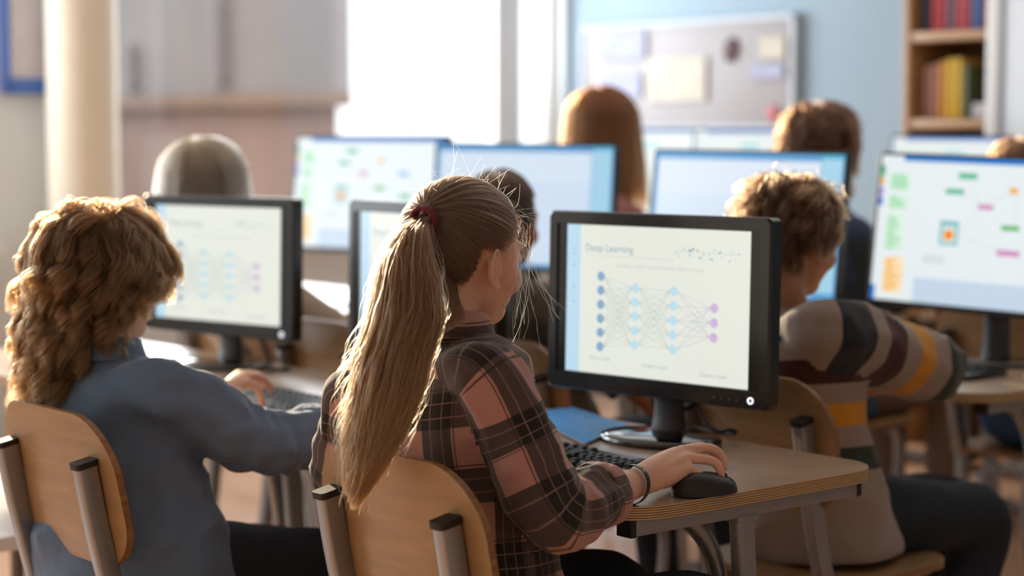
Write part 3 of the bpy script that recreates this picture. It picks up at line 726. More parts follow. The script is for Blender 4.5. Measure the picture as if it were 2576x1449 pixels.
for (u, v, dr), lab in (((1.65, 2.865, 0), 'birch school chair at the left edge under the child in the blue shirt'), ((2.85, 2.445, 3), 'birch school chair of the child in the striped sweater'),
                    ((2.89, 3.2, 0), 'birch school chair of the short haired child in grey'), ((2.82, 3.80, 0), 'empty birch chair left of the girl, behind the left monitor edge'),
                    ((2.90, 4.40, 0), 'birch chair of the blond child, partly hidden below the left monitor'), ((4.33, 2.95, 0), 'pale chair under the child in blue jeans at the right edge'),
                    ((4.33, 3.68, 0), 'third row chair of the brown haired child in navy'), ((4.33, 4.55, 0), 'third row chair of the girl with long brown hair')):
    o = copy_tree(ch0); place(o, R(u, v), RZ+math.radians(dr)); tag(o, lab, 'chair')
def moni(*a, **k): return make_monitor(*a, **k)
def vec(x, y): return Vector((x, y, .72))
m1 = moni('monitor', .51, .333, 1.135, slide, 'old', vec(.263, 3.435), -math.radians(42.8), 1.2, 0, 'large black monitor showing a neural network slide on the front desk',
          cable=[(.05, .05, .10), (.062, .04, .072), (.088, .03, .042), (.118, .03, .028), (.122, .05, .03), (.11, .09, .02), (.05, .14, .006), (-.05, .17, .005), (-.12, .15, .03), (-.08, .09, .09)])
m2 = moni('monitor', .51, .333, 1.13, slide, 'old', vec(-.70, 4.555), -math.radians(37), 1.5, 0, 'black monitor with a blurred network slide left of the girl, beside the curly hair',
          cable=[(.05, .06, .10), (.09, .05, .06), (.13, .03, .012), (.16, .0, .006), (.2, .03, .006)])
m3 = moni('monitor', .51, .333, 1.135, slide, 'old', vec(-.187, 3.985), -math.radians(50), 1.2, 0, 'black monitor mostly hidden behind the ponytail')
m4 = moni('monitor', .64, .385, 1.225, blocks, 'wide', vec(.916+.243, 4.82-.208), -math.radians(40.6), 6, 1.6, 'wide monitor with green and orange code blocks at the right edge')
m5 = moni('monitor', .64, .392, 1.236, window_ui, 'wide', vec(.605, 5.0), -math.radians(45), 6, .5, 'wide pale blue screen behind the head of the striped sweater child')
m6 = moni('monitor', .64, .385, 1.25, lambda w, h: window_ui(w, h, True), 'wide', vec(.03, 5.75), -math.radians(32), 4, .4, 'wide pale blue screen with cyan right edge behind the short haired child')
m7 = moni('monitor', .64, .385, 1.273, blocks, 'wide', vec(-.47, 6.22), -math.radians(35), 7, 0, 'wide screen with small green blocks below the bright window, leftmost in its row')
m8 = moni('monitor', .51, .385, 1.300, plain_ui, 'wide', vec(.535, 7.25), -math.radians(42), 4, 0, 'third row screen right of the long brown hair')
m9 = moni('monitor', .51, .385, 1.298, plain_ui, 'wide', vec(.855, 6.8), -math.radians(38), 4, 0, 'third row screen just left of the brown haired child')
m10 = moni('monitor', .51, .37, 1.272, plain_ui, 'wide', vec(1.50, 6.45), -math.radians(40), 4, .5, 'white screen rising behind the monitor with code blocks')
kb = make_keyboard(); place(kb, R(2.12, 2.44, .7205), RZ-math.pi/2); tag(kb, 'black keyboard on the front desk beside the girl\'s arm', 'keyboard')
for (u, v, dr), lab in (((2.13, 3.20, 0), 'black keyboard under the hand of the child in blue'), ((3.62, 2.84, 0), 'black keyboard at the right, beside the striped sleeve')):
    o = copy_tree(kb); place(o, R(u, v, .7205), RZ-math.pi/2+math.radians(dr)); tag(o, lab, 'keyboard')
mo = make_mouse(); MP = W(1772, 1222, 2.93); place(mo, (MP.x, MP.y, .7205), math.radians(24)); tag(mo, 'black mouse under the girl\'s hand on the front desk', 'mouse')
o = copy_tree(mo); place(o, R(3.66, 2.50, .7205), RZ); tag(o, 'black mouse on the desk at the right edge', 'mouse')
# blue folder lying open on the front desk
fo = empty('blue_folder', (0, 0, 0)); c = [W(x, y, .5595*FPX/(y-335)) for x, y in ((1330, 1058), (1470, 1128), (1580, 1080), (1440, 1034))]
tag(fo, 'bright blue paper folder lying behind the keyboard on the front desk', 'folder'); bm = bmesh.new(); n = 16
grid = [[None]*(n+1) for _ in range(n+1)]; O = c[0].lerp(c[2], .5); fo.location = (O.x, O.y, .7205)
for lay, (dz, amp) in enumerate(((.003, 0), (.0045, .016))):
    m_ = BLACKP
    bm = bmesh.new()
    for off in (0, .0008):
        G = [[None]*(n+1) for _ in range(n+1)]
        for i in range(n+1):
            for j in range(n+1):
                s, t = i/n, j/n; p = (c[0].lerp(c[1], s)).lerp(c[3].lerp(c[2], s), t)
                z = dz + amp*(math.sin(math.pi*min(1, t*1.05))**1.5)*(.75*math.sin(math.pi*s)+.25*(1-s)) + off
                G[i][j] = bm.verts.new((p.x-O.x, p.y-O.y, z))
        for i in range(n):
            for j in range(n): bm.faces.new((G[i][j], G[i+1][j], G[i+1][j+1], G[i][j+1]))
        if off == 0: G0 = G
    for i in range(n):
        for a, b in ((G0[i][0], G0[i+1][0]), (G0[i][n], G0[i+1][n])):
            k = 0 if a is G0[i][0] else n; bm.faces.new((G0[i][k], G0[i+1][k], G[i+1][k], G[i][k]))
        for k in (0, n): bm.faces.new((G0[k][i], G0[k][i+1], G[k][i+1], G[k][i]))
    mesh_obj('cover' if lay else 'paper_sheets', bm, mat('folder_blue', '2a92e2', .45, var=.02) if lay else PAPER, fo)
# low white bench at the left
b0 = R(1.85, 4.05); bn = empty('low_bench', (b0.x, b0.y, 0), RZ); tag(bn, 'low white topped bench at the left edge behind the chair', 'bench')
bm = bmesh.new(); add_prism(bm, rrect(-.3, .3, -.45, .45, .03), .43, .46, bevel=.004); mesh_obj('bench_top', bm, WHITEP, bn)
for x in (-.25, .25):
    for y in (-.4, .4): bm = bmesh.new(); tube(bm, [(x, y, .43), (x, y, 0)], .018, 12); mesh_obj('leg', bm, STEELD, bn)
#PART3
# ================================================================ people
def attach(o, parent):
    o.parent = parent; o.matrix_parent_inverse = Matrix.Translation(-parent.location); return o
def npv(v): return np.array(v[:], float)
class Head:
    def __init__(s, C, yaw=0, pitch=0, roll=0, k=1.0):                # yaw: degrees from U towards V, pitch: downwards
        s.C = C; s.k = k; q = Matrix.Rotation(math.radians(yaw), 3, 'Z'); f = q @ U; r = q @ -V
        m = Matrix.Rotation(math.radians(-pitch), 3, r); s.F = m @ f; s.Up = m @ Z; s.R = r
        m = Matrix.Rotation(math.radians(roll), 3, s.F); s.R = m @ s.R; s.Up = m @ s.Up
        s.M = Matrix((s.R, s.F, s.Up)).transposed()
    def p(s, x, y, z): return s.C + (s.R*x + s.F*y + s.Up*z)*s.k
def add_head(bm, h):
    k = h.k; M = h.M
    def e(x, y, z, a, b, c, rot=None): add_ell(bm, h.p(x, y, z), (a*k, b*k, c*k), M if rot is None else M @ rot, 24, 16)
    e(0, -.012, .028, .073, .090, .080); e(0, .028, .0, .064, .062, .070); e(0, .036, -.045, .053, .050, .050); e(0, .058, -.078, .030, .026, .024)
    for s in (-1, 1):
        e(.040*s, .052, -.030, .022, .028, .026); e(.028*s, .070, .022, .022, .012, .009)      # cheek, brow
        pts = []
        for a in range(-60, 250, 18):                                  # ear: rim, plate, lobe
            t = math.radians(a); pts.append(h.p(s*(.081+.008*math.cos(t)), -.010-.0155*math.cos(t)*-1*-1, -.018+.027*math.sin(t)))
        tube(bm, pts, [.0034*k]*len(pts), 8)
        e(.073*s, -.008, -.020, .005, .012, .022); e(.077*s, -.0005, -.044, .0045, .007, .009); e(.075*s, .004, -.018, .006, .005, .010)
    tube(bm, [h.p(0, .082, .022), h.p(0, .096, -.004), h.p(0, .103, -.020)], [.007*k, .008*k, .009*k], 10, 3, round_ends=True)
    e(.007, .094, -.025, .008, .008, .006); e(-.007, .094, -.025, .008, .008, .006)
    e(0, .082, -.046, .020, .010, .005); e(0, .080, -.055, .018, .010, .006)
def add_hand(bm, wrist, d, n, side, k=1.0, curl=(.25, .5, .45), spread=.06):
    """wrist point, direction of the fingers, palm normal (towards what it touches), side = +1 if the thumb lies along +lat"""
    d = d.normalized(); n = (n - d*n.dot(d)).normalized(); lat = d.cross(n)*side
    for j, (off, ln, r) in enumerate(((.027, .036, .0085), (.009, .041, .0088), (-.009, .038, .0083), (-.026, .030, .0074))):
        mcp = wrist + (d*.082 + lat*off*1.0 - n*.002)*k; dd = (d + lat*off*spread*20).normalized()
        tube(bm, [wrist + (lat*off*.55)*k, wrist + (d*.045 + lat*off*.9)*k, mcp], [.014*k, .0135*k, .0105*k], 10, 3, round_ends=True)
        P = [mcp]; a = 0
        for q, (seg, c) in enumerate(zip((ln, ln*.66, ln*.5), curl)):
            a += c; P.append(P[-1] + (dd*math.cos(a) + n*math.sin(a))*seg*k)
        tube(bm, P, [r*1.08*k, r*k, r*.93*k, r*.8*k], 10, 3, round_ends=True)
    t0 = wrist + (d*.02 + lat*.018)*k; t1 = t0 + (d*.03 + lat*.024 + n*.01)*k; t2 = t1 + (d*.028 + lat*.006 + n*.006)*k; t3 = t2 + (d*.022 - lat*.004 + n*.004)*k
    tube(bm, [t0, t1, t2, t3], [.014*k, .0115*k, .0095*k, .008*k], 10, 3, round_ends=True)
def person(name, label, base, J, head, shirt, skin=SKIN, pants=DENIM, voxel=.006, hands=None, wr=1.0, sv=.008, group=None, fore=True, uvm=None, cuff=(.55, .047), rings=None, k=1.0,
           sleeve_r=(.060, .058, .052, .052, .049), collar=True, short=False):
    """J: dict of world joints shR shL elR elL wrR wrL neck hip(centre) hipR hipL knR knL anR anL"""
    t = empty(name, (base.x, base.y, 0)); tag(t, label, 'person', group)
    rt = (J['shR']-J['shL']).normalized(); fw = Z.cross(rt).normalized()
    rth = (J['hipR']-J['hipL']).normalized(); fwh = Z.cross(rth).normalized()
    J = dict(J); mid = (J['shR']+J['shL'])/2
    bm = bmesh.new(); add_head(bm, head)
    tube(bm, [head.p(0, -.022, -.02), head.p(0, -.022, -.075), J['neck'] + Z*.01, J['neck'] - Z*.05], [.050*k, .045*k, .047*k, .06*k], 20, 4)
    loft(bm, [(J['hip'].lerp(J['neck'], q), a*k, b*k, rt, fw) for q, a, b in ((-.02, .12, .08), (.3, .11, .075), (.6, .12, .075), (.85, .12, .065), (.97, .05, .04))], 20)
    for s in 'RL':
        tube(bm, [mid.lerp(J['sh'+s], .6), J['sh'+s], J['el'+s]], [.035*k, .036*k, .032*k], 14, 3)
        tube(bm, [J['el'+s], J['el'+s].lerp(J['wr'+s], .3), J['el'+s].lerp(J['wr'+s], .75), J['wr'+s]], [.036*k, .037*k, .027*k, .0235*k], 16, 4, flat=.9, round_ends=True)
        tube(bm, [J['hip'].lerp(J['hip'+s], .7), J['hip'+s], J['hip'+s].lerp(J['kn'+s], .5), J['kn'+s], J['kn'+s].lerp(J['an'+s], .4), J['an'+s]], [.05*k, .058*k, .052*k, .044*k, .038*k, .03*k], 14, 6)
        ft = (J['an'+s] + fwh*.14*k); tube(bm, [J['an'+s] - fwh*.03, J['an'+s] + fwh*.06*k - Z*.03, ft - Z*.045], [.03*k, .03*k, .025*k], 12, 3, round_ends=True)
        if hands and s in hands: hands[s](bm)
        else:
            d = (J['wr'+s]-J['el'+s]); d.z *= .3; add_hand(bm, J['wr'+s], d, Vector((0, 0, -1)), 1 if s == 'R' else -1, k)
    attach(obj_me('body', remesh(bm, voxel, 3), skin), t)
    # ---- shirt
    S0 = J['hip'] - Z*.09*k; ax = J['neck'] - S0
    rings = rings or [(0, .168, .130), (.12, .166, .130), (.3, .150, .116), (.47, .142, .108), (.65, .150, .106), (.77, .158, .104), (.85, .158, .096), (.91, .143, .082), (.95, .110, .068), (.985, .070, .056), (1.0, .058, .052)]
    rows = catmull([(q, a*k, b*k) for q, a, b in rings], 4); RR = []
    for q, a, b in rows:
        c = S0 + ax*q; w = min(1, max(0, q*1.2)); A = rth.lerp(rt, w).normalized(); B = fwh.lerp(fw, w).normalized()
        if q > .55: c = c + (mid - (J['hip'].lerp(J['neck'], .85)))*.5*math.sin((q-.55)/.45*math.pi)*.6
        RR.append((c, a, b, A, B))
    def wrk(amp, fq, seed):
        def f(th, l, p):
            v = noise.noise(Vector((math.cos(th)*1.3+seed, math.sin(th)*1.3, l*fq))) + .5*noise.noise(Vector((math.cos(th)*2.5, math.sin(th)*2.5+seed, l*fq*2.2)))
            q2 = noise.noise(Vector((math.cos(th)*1.1+seed*2, math.sin(th)*1.1, l*fq*.8 + th*.35))); return wr*(amp*v + amp*.9*(max(0, 1-abs(q2)*6))**2)
        return f
    src = []; bt = bmesh.new()
    uva = uvm or ((1.0, (0, 0)), (1.0, (.02, .03)), (1.0, (.05, .07)))
    LT = sum((RR[i+1][0]-RR[i][0]).length for i in range(len(RR)-1)); loft(bt, RR, 36, uvs=uva[0][0], wr=wrk(.009, 9, 3), uv_off=(uva[0][1][0], uva[0][1][1] - (uva[0][0]*LT if uva[0][0] < 0 else 0))); src.append(bt)
    for i, s in enumerate('RL'):
        b2 = bmesh.new(); sh, el, wr_ = J['sh'+s], J['el'+s], J['wr'+s]; inn = mid.lerp(sh, .42) - Z*.012; sr = [x*k for x in sleeve_r]
        end = el.lerp(wr_, cuff[0]) if not short else sh.lerp(el, .8)
        pts = [inn, sh, sh.lerp(el, .5), el, end] if not short else [inn, sh, sh.lerp(el, .5), end]
        rad = [sr[0]*.62, sr[0]*.93, sr[1], sr[2], cuff[1]*k] if not short else [sr[0]*.62, sr[0]*.93, sr[1], sr[2]]
        L = sum((b-a).length for a, b in zip(pts, pts[1:]))
        def folds(th, l, p, s_=s, el=el, L=L, sh=sh):
            de = (p-el).length; x = wrk(.008, 10, 7 if s_ == 'R' else 11)(th, l, p)
            x += wr*.007*math.exp(-(de/.075)**2)*math.sin(l*150+1.5*math.cos(th)+noise.noise(p*12)*3)
            x += wr*.004*math.exp(-((p-sh).length/.08)**2)*math.sin(th*5+l*40)
            return x
        tube(b2, pts, rad, 32, 10, uvs=uva[1+i][0], wr=folds, uv_off=uva[1+i][1], up=fw); src.append(b2)
    al = bmesh.new()
    for b in src:
        mt = bpy.data.meshes.new('t'); b.to_mesh(mt); al.from_mesh(mt); bpy.data.meshes.remove(mt)
    me = remesh(al, sv, 3)
    if uvm or shirt is PLAID: transfer_uv(me, src)
    so = attach(obj_me('shirt', me, shirt), t)
    # cuffs and collar are pieces of their own look
    if not short:
        for i, s in enumerate('RL'):
            bm = bmesh.new(); el, w = J['el'+s], J['wr'+s]; r = cuff[1]*k; a = el.lerp(w, cuff[0]-.13); b = el.lerp(w, cuff[0]+.05)
            tube(bm, [a, a.lerp(b, .08), a.lerp(b, .5), a.lerp(b, .92), b, b.lerp(a, .15)], [r*.95, r*1.06, r*1.08, r*1.05, r*.98, r*.75], 32, 4, uvs=uva[1+i][0], uv_off=(uva[1+i][1][0]+.03, uva[1+i][1][1]+.30),
                 wr=lambda th, l, p: wr*.004*noise.noise(Vector((math.cos(th)*2, math.sin(th)*2, l*20))), up=fw)
            cf = attach(mesh_obj('cuff', bm, shirt), t); cf.parent = so; cf.matrix_parent_inverse = Matrix.Translation(-t.location)
            so.matrix_parent_inverse = Matrix.Translation(-t.location); cf.matrix_parent_inverse = Matrix.Identity(4)
    if collar:
        bm = bmesh.new(); nk = J['neck']; r = .056*k; n = 40; rows = []
        dz = (head.C - nk).normalized()
        for rr, hh in ((1.00, -.012), (1.0, .018), (1.04, .026), (1.12, .022), (1.32, -.012), (1.30, -.016)):
            row = []
            for i in range(n):
                th = math.radians(105) + (2*math.pi-math.radians(30))*i/(n-1)
                lift = hh + .008*math.cos(th + math.pi/2)
                row.append(bm.verts.new(nk + rt*math.cos(th)*r*rr + fw*math.sin(th)*r*rr*.95 + Z*lift*k))
            rows.append(row)
        for a, b in zip(rows, rows[1:]):
            for i in range(n-1): bm.faces.new((a[i], a[i+1], b[i+1], b[i]))
        uvl = bm.loops.layers.uv.verify()
        for f in bm.faces:
            for lp in f.loops: q = lp.vert.co - nk; lp[uvl].uv = (q.dot(rt)+.9, q.dot(Z)+.32)
        sol = attach(mesh_obj('collar', bm, shirt), t); sol.parent = so; sol.matrix_parent_inverse = Matrix.Identity(4)
        md = sol.modifiers.new('thick', 'SOLIDIFY'); md.thickness = .0016
    # ---- trousers and shoes
    bm = bmesh.new(); add_ell(bm, J['hip'] - Z*.01, (.155*k, .125*k, .095*k), Matrix((rth, fwh, Z)).transposed())
    for s in 'RL': tube(bm, [J['hip'].lerp(J['hip'+s], .7), J['hip'+s], J['hip'+s].lerp(J['kn'+s], .5), J['kn'+s], J['kn'+s].lerp(J['an'+s], .4), J['an'+s]+Z*.02], [.085*k, .086*k, .074*k, .062*k, .056*k, .05*k], 24, 6,
                        wr=lambda th, l, p: wr*.006*noise.noise(p*14))
    attach(obj_me('trousers', remesh(bm, .01, 3), pants), t)
    for s in 'RL':
        bm = bmesh.new(); a = J['an'+s]; tube(bm, [a - fwh*.045*k - Z*.025, a + fwh*.05*k - Z*.03, a + fwh*.16*k - Z*.045], [.04*k, .043*k, .034*k], 20, 4, flat=1.0, round_ends=True)
        for v in bm.verts: v.co.z = max(v.co.z, .004)
        attach(mesh_obj('shoe', bm, mat('shoe_dark', '2a2c33', .6)), t)
    return t
def seated(u, v, k=1.0, yaw=0, **over):
    q = Matrix.Rotation(math.radians(yaw), 3, 'Z'); f = q @ U; r = q @ -V; b = R(u, v)
    def L(x, y, z): return b + r*x + f*y + Z*z
    J = dict(hip=L(0, 0, .55), hipR=L(.085, .02, .535), hipL=L(-.085, .02, .535), knR=L(.11, .38*k, .52), knL=L(-.11, .38*k, .52), anR=L(.11, .40*k, .075), anL=L(-.11, .40*k, .075),
             neck=L(0, .02, .55+.43*k), shR=L(.14*k, .01, .55+.37*k), shL=L(-.14*k, .01, .55+.37*k), elR=L(.19*k, .08, .55+.14*k), elL=L(-.19*k, .08, .55+.14*k),
             wrR=L(.10, .30, .765), wrL=L(-.10, .30, .765))
    J.update(over); return J
# ---- hair
def hairdo(name, h, t, m, n, k, L, crown=(0, -.25, .97), dims=(.078, .095, .086), lift=.012, curl=0, lam=.05, clumps=0, pull=.7, rad=.00035, fall=1.75, face=(.40, .50), low=-.35, jit=.004, noise_=0.0, seed=1, parent=None, frizz=0, wave0=0.0, off=(0, -.010, .022)):
    rg = np.random.default_rng(seed); kk = h.k
    off = np.array(off); d = rg.normal(size=(n*4, 3)); d /= np.linalg.norm(d, axis=1)[:, None]
    ok = ~((d[:, 1] > face[0]) & (d[:, 2] < face[1])) & (d[:, 2] > low - .35*np.clip(-d[:, 1], 0, 1)) & ~((d[:, 1] > -.25) & (d[:, 2] < -.12))
    d = d[ok][:n]; n = len(d); cr = np.array(crown, float); cr /= np.linalg.norm(cr)
    ax = np.cross(cr, d); axn = np.linalg.norm(ax, axis=1)[:, None]; ax = ax/np.maximum(axn, 1e-3)
    Ls = (L(d, rg) if callable(L) else L*rg.uniform(.75, 1.1, n)); step = Ls/(k-1); lf = rg.uniform(.15, 1, n)*lift
    D = np.array(dims); P = np.zeros((n, k, 3)); Nn = np.zeros((n, k, 3)); cur = d.copy(); pos = d*(D+.0); falling = np.zeros(n, bool)
    G = np.array(h.M.inverted() @ Vector((0, 0, -1)))
    for j in range(k):
        s = j/(k-1)
        if j:
            a = step/.088
            c, sn = np.cos(a)[:, None], np.sin(a)[:, None]
            rot = cur*c + np.cross(ax, cur)*sn + ax*(np.sum(ax*cur, axis=1)[:, None])*(1-c)
            ang = np.arccos(np.clip(cur[:, 2], -1, 1)); falling = falling | (ang > fall)
            cur = np.where(falling[:, None], cur, rot)
            surf = cur*(D + lf[:, None]*min(1, s*2.2))
            pos = np.where(falling[:, None], P0 + G*step[:, None] + cur*[1, 1, 0]*step[:, None]*.10, surf)
        P[:, j] = pos; Nn[:, j] = cur; P0 = pos
    if clumps:
        ci = rg.choice(n, clumps, replace=False); idx = np.argmin(((d[:, None, :]-d[ci][None, :, :])**2).sum(2), axis=1)
        w = (np.linspace(0, 1, k)**.6*pull)[None, :, None]; sc = rg.uniform(.8, 1.15, clumps); P = P*(1-w) + P[ci][idx]*w
        ph = rg.uniform(0, 6.28, clumps)[idx]; amp = curl*rg.uniform(.6, 1.4, clumps)[idx]; lm = lam*rg.uniform(.7, 1.4, clumps)[idx]; ph = ph + rg.normal(0, .25, n)
    else: ph = rg.uniform(0, 6.28, n); amp = np.full(n, curl); lm = np.full(n, lam)
    sl = np.linspace(0, 1, k)[None, :]*Ls[:, None]; w = np.clip((np.linspace(0, 1, k)-wave0)*2.2, 0, 1)[None, :]*amp[:, None]; th = 2*math.pi*sl/lm[:, None] + ph[:, None]
    axk = np.repeat(ax[:, None, :], k, 1)
    P = P + axk*(w*np.cos(th))[:, :, None] + Nn*(w*(np.sin(th)+.6))[:, :, None]
    P += rg.normal(0, jit, (n, 1, 3))*np.linspace(.2, 1, k)[None, :, None]
    if frizz:
        nf = int(n*.05); P[:nf] += np.cumsum(rg.normal(0, frizz, (nf, k, 3)), 1)
    M = np.array(h.M)*kk; Wp = (P+off) @ M.T + npv(h.C)
    o = strands(name, Wp, rad*kk, m, None); attach(o, t)
    if parent: o.parent = parent; o.matrix_parent_inverse = Matrix.Identity(4)
    return o
def cap(h, t, m, dims=(.077, .094, .085), cut=(.045, .055), low=-.055, bumps=0, off=(0, -.010, .022), back_low=-.09, name='hair'):
    bm = bmesh.new(); q = bmesh.ops.create_icosphere(bm, subdivisions=5, radius=1); 
    for v in bm.verts:
        d = v.co.copy(); r = 1 + bumps*noise.noise(d*5) + bumps*.6*noise.noise(d*11)
        v.co = Vector((d.x*dims[0]*r+off[0], d.y*dims[1]*r+off[1], d.z*dims[2]*r+off[2]))
    kill = [v for v in bm.verts if (v.co.y > cut[0] and v.co.z < cut[1]) or v.co.z < (low if v.co.y > -.03 else back_low)]
    bmesh.ops.delete(bm, geom=kill, context='VERTS')
    for v in bm.verts: v.co = h.p(*v.co)
    o = attach(mesh_obj(name, bm, m), t); md = o.modifiers.new('thick', 'SOLIDIFY'); md.thickness = .004; return o
# ================= the girl with the ponytail
gh = Head(W(1168, 640, 2.84), 4, 8, 0, 1.0); gb = R(1.76, 2.17)
gJ = seated(1.76, 2.17, 1.0, shR=W(1216, 945, 2.68), shL=W(905, 985, 2.87), neck=W(1128, 838, 2.795), elR=W(1396, 1284, 2.665), wrR=W(1598, 1216, 2.865), elL=W(880, 1180, 2.95), wrL=W(1000, 1120, 3.15))
def ghand(bm):
    w = gJ['wrR']; F = {'index': [(1700, 1138, 2.975), (1764, 1124, 2.99), (1796, 1140, 3.0), (1806, 1164, 3.0)], 'middle': [(1716, 1134, 2.955), (1788, 1128, 2.965), (1816, 1152, 2.97), (1821, 1176, 2.965)],
         'ring': [(1730, 1152, 2.94), (1795, 1161, 2.943), (1812, 1189, 2.943), (1814, 1210, 2.94)], 'pinky': [(1733, 1180, 2.925), (1770, 1201, 2.925), (1770, 1221, 2.922), (1757, 1232, 2.92)]}
    for (nm, P), r, o in zip(F.items(), (.0078, .0080, .0077, .0070), (-9, -3, 3, 9)):
        P = [W(*p) for p in P]; st = w + (P[0]-w)*.08 + Z*(.008 - .0016*(o+9)/2)
        tube(bm, [st, st.lerp(P[0], .55), P[0]], [.0165, .0150, .0100], 14, 4, round_ends=True)
        tube(bm, P, [r*1.15, r*1.04, r*.98, r*.86], 12, 4, round_ends=True)
    th = [W(1625, 1195, 2.90), W(1668, 1190, 2.965), W(1712, 1196, 3.0), W(1745, 1200, 3.01)]
    tube(bm, th, [.016, .013, .010, .0085], 12, 4, round_ends=True)
    tube(bm, [W(1640, 1208, 2.89), W(1690, 1200, 2.92), W(1722, 1185, 2.93)], [.0165, .0150, .0115], 14, 3, round_ends=True)
girl = person('person', 'girl with a long blond ponytail and plaid shirt, hand on the mouse', gb, gJ, gh, PLAID, voxel=.0034, hands={'R': ghand}, sv=.006, cuff=(.56, .046), wr=1.0,
              sleeve_r=(.054, .055, .054, .056, .05))
bm = bmesh.new(); d_ = (gJ['wrR']-gJ['elR']).normalized(); c_ = gJ['wrR'] - d_*.012; A_ = d_.cross(Z).normalized(); B_ = A_.cross(d_); prof = [(.0272, -.0045), (.0285, -.0045), (.0285, .0045), (.0272, .0045)]
rows = [[bm.verts.new(c_ + (A_*math.cos(a) + B_*math.sin(a))*rr*1.06 + d_*(zz + .005*math.sin(a))) for rr, zz in prof] for a in [2*math.pi*i/40 for i in range(40)]]
for i in range(40):
    for j in range(4): bm.faces.new((rows[i][j], rows[i][(j+1) % 4], rows[(i+1) % 40][(j+1) % 4], rows[(i+1) % 40][j]))
attach(mesh_obj('wristband', bm, BLACKP), girl)['label'] = 'black rubber wristband'
# eyes and mouth
for s in (-1, 1):
    bm = bmesh.new(); add_ell(bm, gh.p(.030*s, .076, .004), (.0105,)*3); attach(mesh_obj('eye', bm, mat('eye_white', 'dcd8d2', .2)), girl)
    bm = bmesh.new(); add_ell(bm, gh.p(.0305*s, .0845, .004), (.0045, .0028, .0045), gh.M); attach(mesh_obj('iris', bm, mat('iris_blue', '3e5566', .2)), girl)
GH = hairmat('blond_hair_dark', '5c4232', .32); GP = hairmat('blond_ponytail', '5c3522', .28, '9a6036'); GB = hairbase('hair_base_brown', '4e3a2b')
gc = cap(gh, girl, GB, (.0775, .096, .0865), (.012, .070), .010, .0, back_low=-.062)
TIE = W(1074, 548, 2.752)
def girl_cap(n=17000, k=16):
    rg = np.random.default_rng(4); d = rg.normal(size=(n*4, 3)); d /= np.linalg.norm(d, axis=1)[:, None]
    nz = rg.normal(0, .09, len(d)); dy = d[:, 1]; dz = d[:, 2] + nz
    keep = np.where(dy < -.22, dz > -.86, np.where(dy < .30, dz > -.16, np.where(dy < .66, dz > -.12+1.1*(dy-.3), dz > .46)))
    d = d[keep][:n]; n = len(d); tl = np.array(gh.M.inverted() @ (TIE - gh.C)); td = tl/np.linalg.norm(tl); D = np.array((.0795, .0985, .0885)); off = np.array((0, -.010, .022))
    om = np.arccos(np.clip(d @ td, -1, 1))[:, None]; P = np.zeros((n, k, 3)); ly = rg.uniform(0, 1, n)
    g = rg.integers(0, 150, n); gph = rg.uniform(0, 6.28, 150)[g]
    for j in range(k):
        s = j/(k-1); q = (np.sin((1-s)*om)*d + np.sin(s*om)*td)/np.maximum(np.sin(om), 1e-3); q /= np.linalg.norm(q, axis=1)[:, None]
        ho = np.linalg.norm(q[:, :2], axis=1); q[:, :2] *= np.where(q[:, 2] < -.3, np.maximum(ho, .68)/np.maximum(ho, .05), 1)[:, None]
        az = np.arctan2(np.cross(td, d) @ np.array((0, 0, 1.0)), d[:, 0]); rid = np.sin(np.arctan2(d[:, 2]-td[2], d[:, 0])*17)
        bulge = 1 + .035*math.sin(math.pi*s)*ly + .022*rid*math.sin(math.pi*min(1, s*1.02))*(d[:, 2] > .1)
        P[:, j] = q*D*bulge[:, None]*(1 - .0*s) + off*(1-s*.0)
    e = np.linalg.norm(tl); P[:, -3:] = P[:, -3:]
    P += rg.normal(0, .0006, (n, 1, 3)); W_ = P @ np.array(gh.M).T + npv(gh.C)
    tgt = npv(TIE); w = np.clip((np.linspace(0, 1, k)-.82)/.18, 0, 1)[None, :, None]; W_ = W_*(1-w*.8) + (tgt + rg.normal(0, .004, (n, 1, 3)))*w*.8
    return W_
o = strands('hair_strands', girl_cap(), .00042, GH, None, taper=False); attach(o, girl); o.parent = gc; o.matrix_parent_inverse = Matrix.Identity(4)
# loose flyaway hairs
def flyaways(h, t, m, parent, n=260, k=14, seed=3, L=(.02, .07), region=None, rad=.00007, sz=.004):
    rg = np.random.default_rng(seed); d = rg.normal(size=(n*6, 3)); d /= np.linalg.norm(d, axis=1)[:, None]; d = d[region(d)][:n]; n = len(d)
    P = np.zeros((n, k, 3)); p = d*np.array((.080, .099, .089)) + np.array((0, -.01, .022)); v = d*.5 + rg.normal(0, .6, (n, 3)); v /= np.linalg.norm(v, axis=1)[:, None]; cv = rg.normal(0, .5, (n, 3)); st = rg.uniform(L[0], L[1], n)[:, None]/k
    for j in range(k): P[:, j] = p; p = p + v*st; v = v + cv*.8 - np.array((0, 0, .05)); v /= np.linalg.norm(v, axis=1)[:, None]
    Wp = P @ (np.array(h.M)*h.k).T + npv(h.C); o = strands('stray_hairs', Wp, rad, m, None, False); attach(o, t); o.parent = parent; o.matrix_parent_inverse = Matrix.Identity(4)
FLY = hairmat('flyaway_blond', 'b58a5c', .3)
flyaways(gh, girl, FLY, gc, 200, region=lambda d: (d[:, 2] > -.1) & ((d[:, 1] > .1) | (d[:, 2] > .6)))
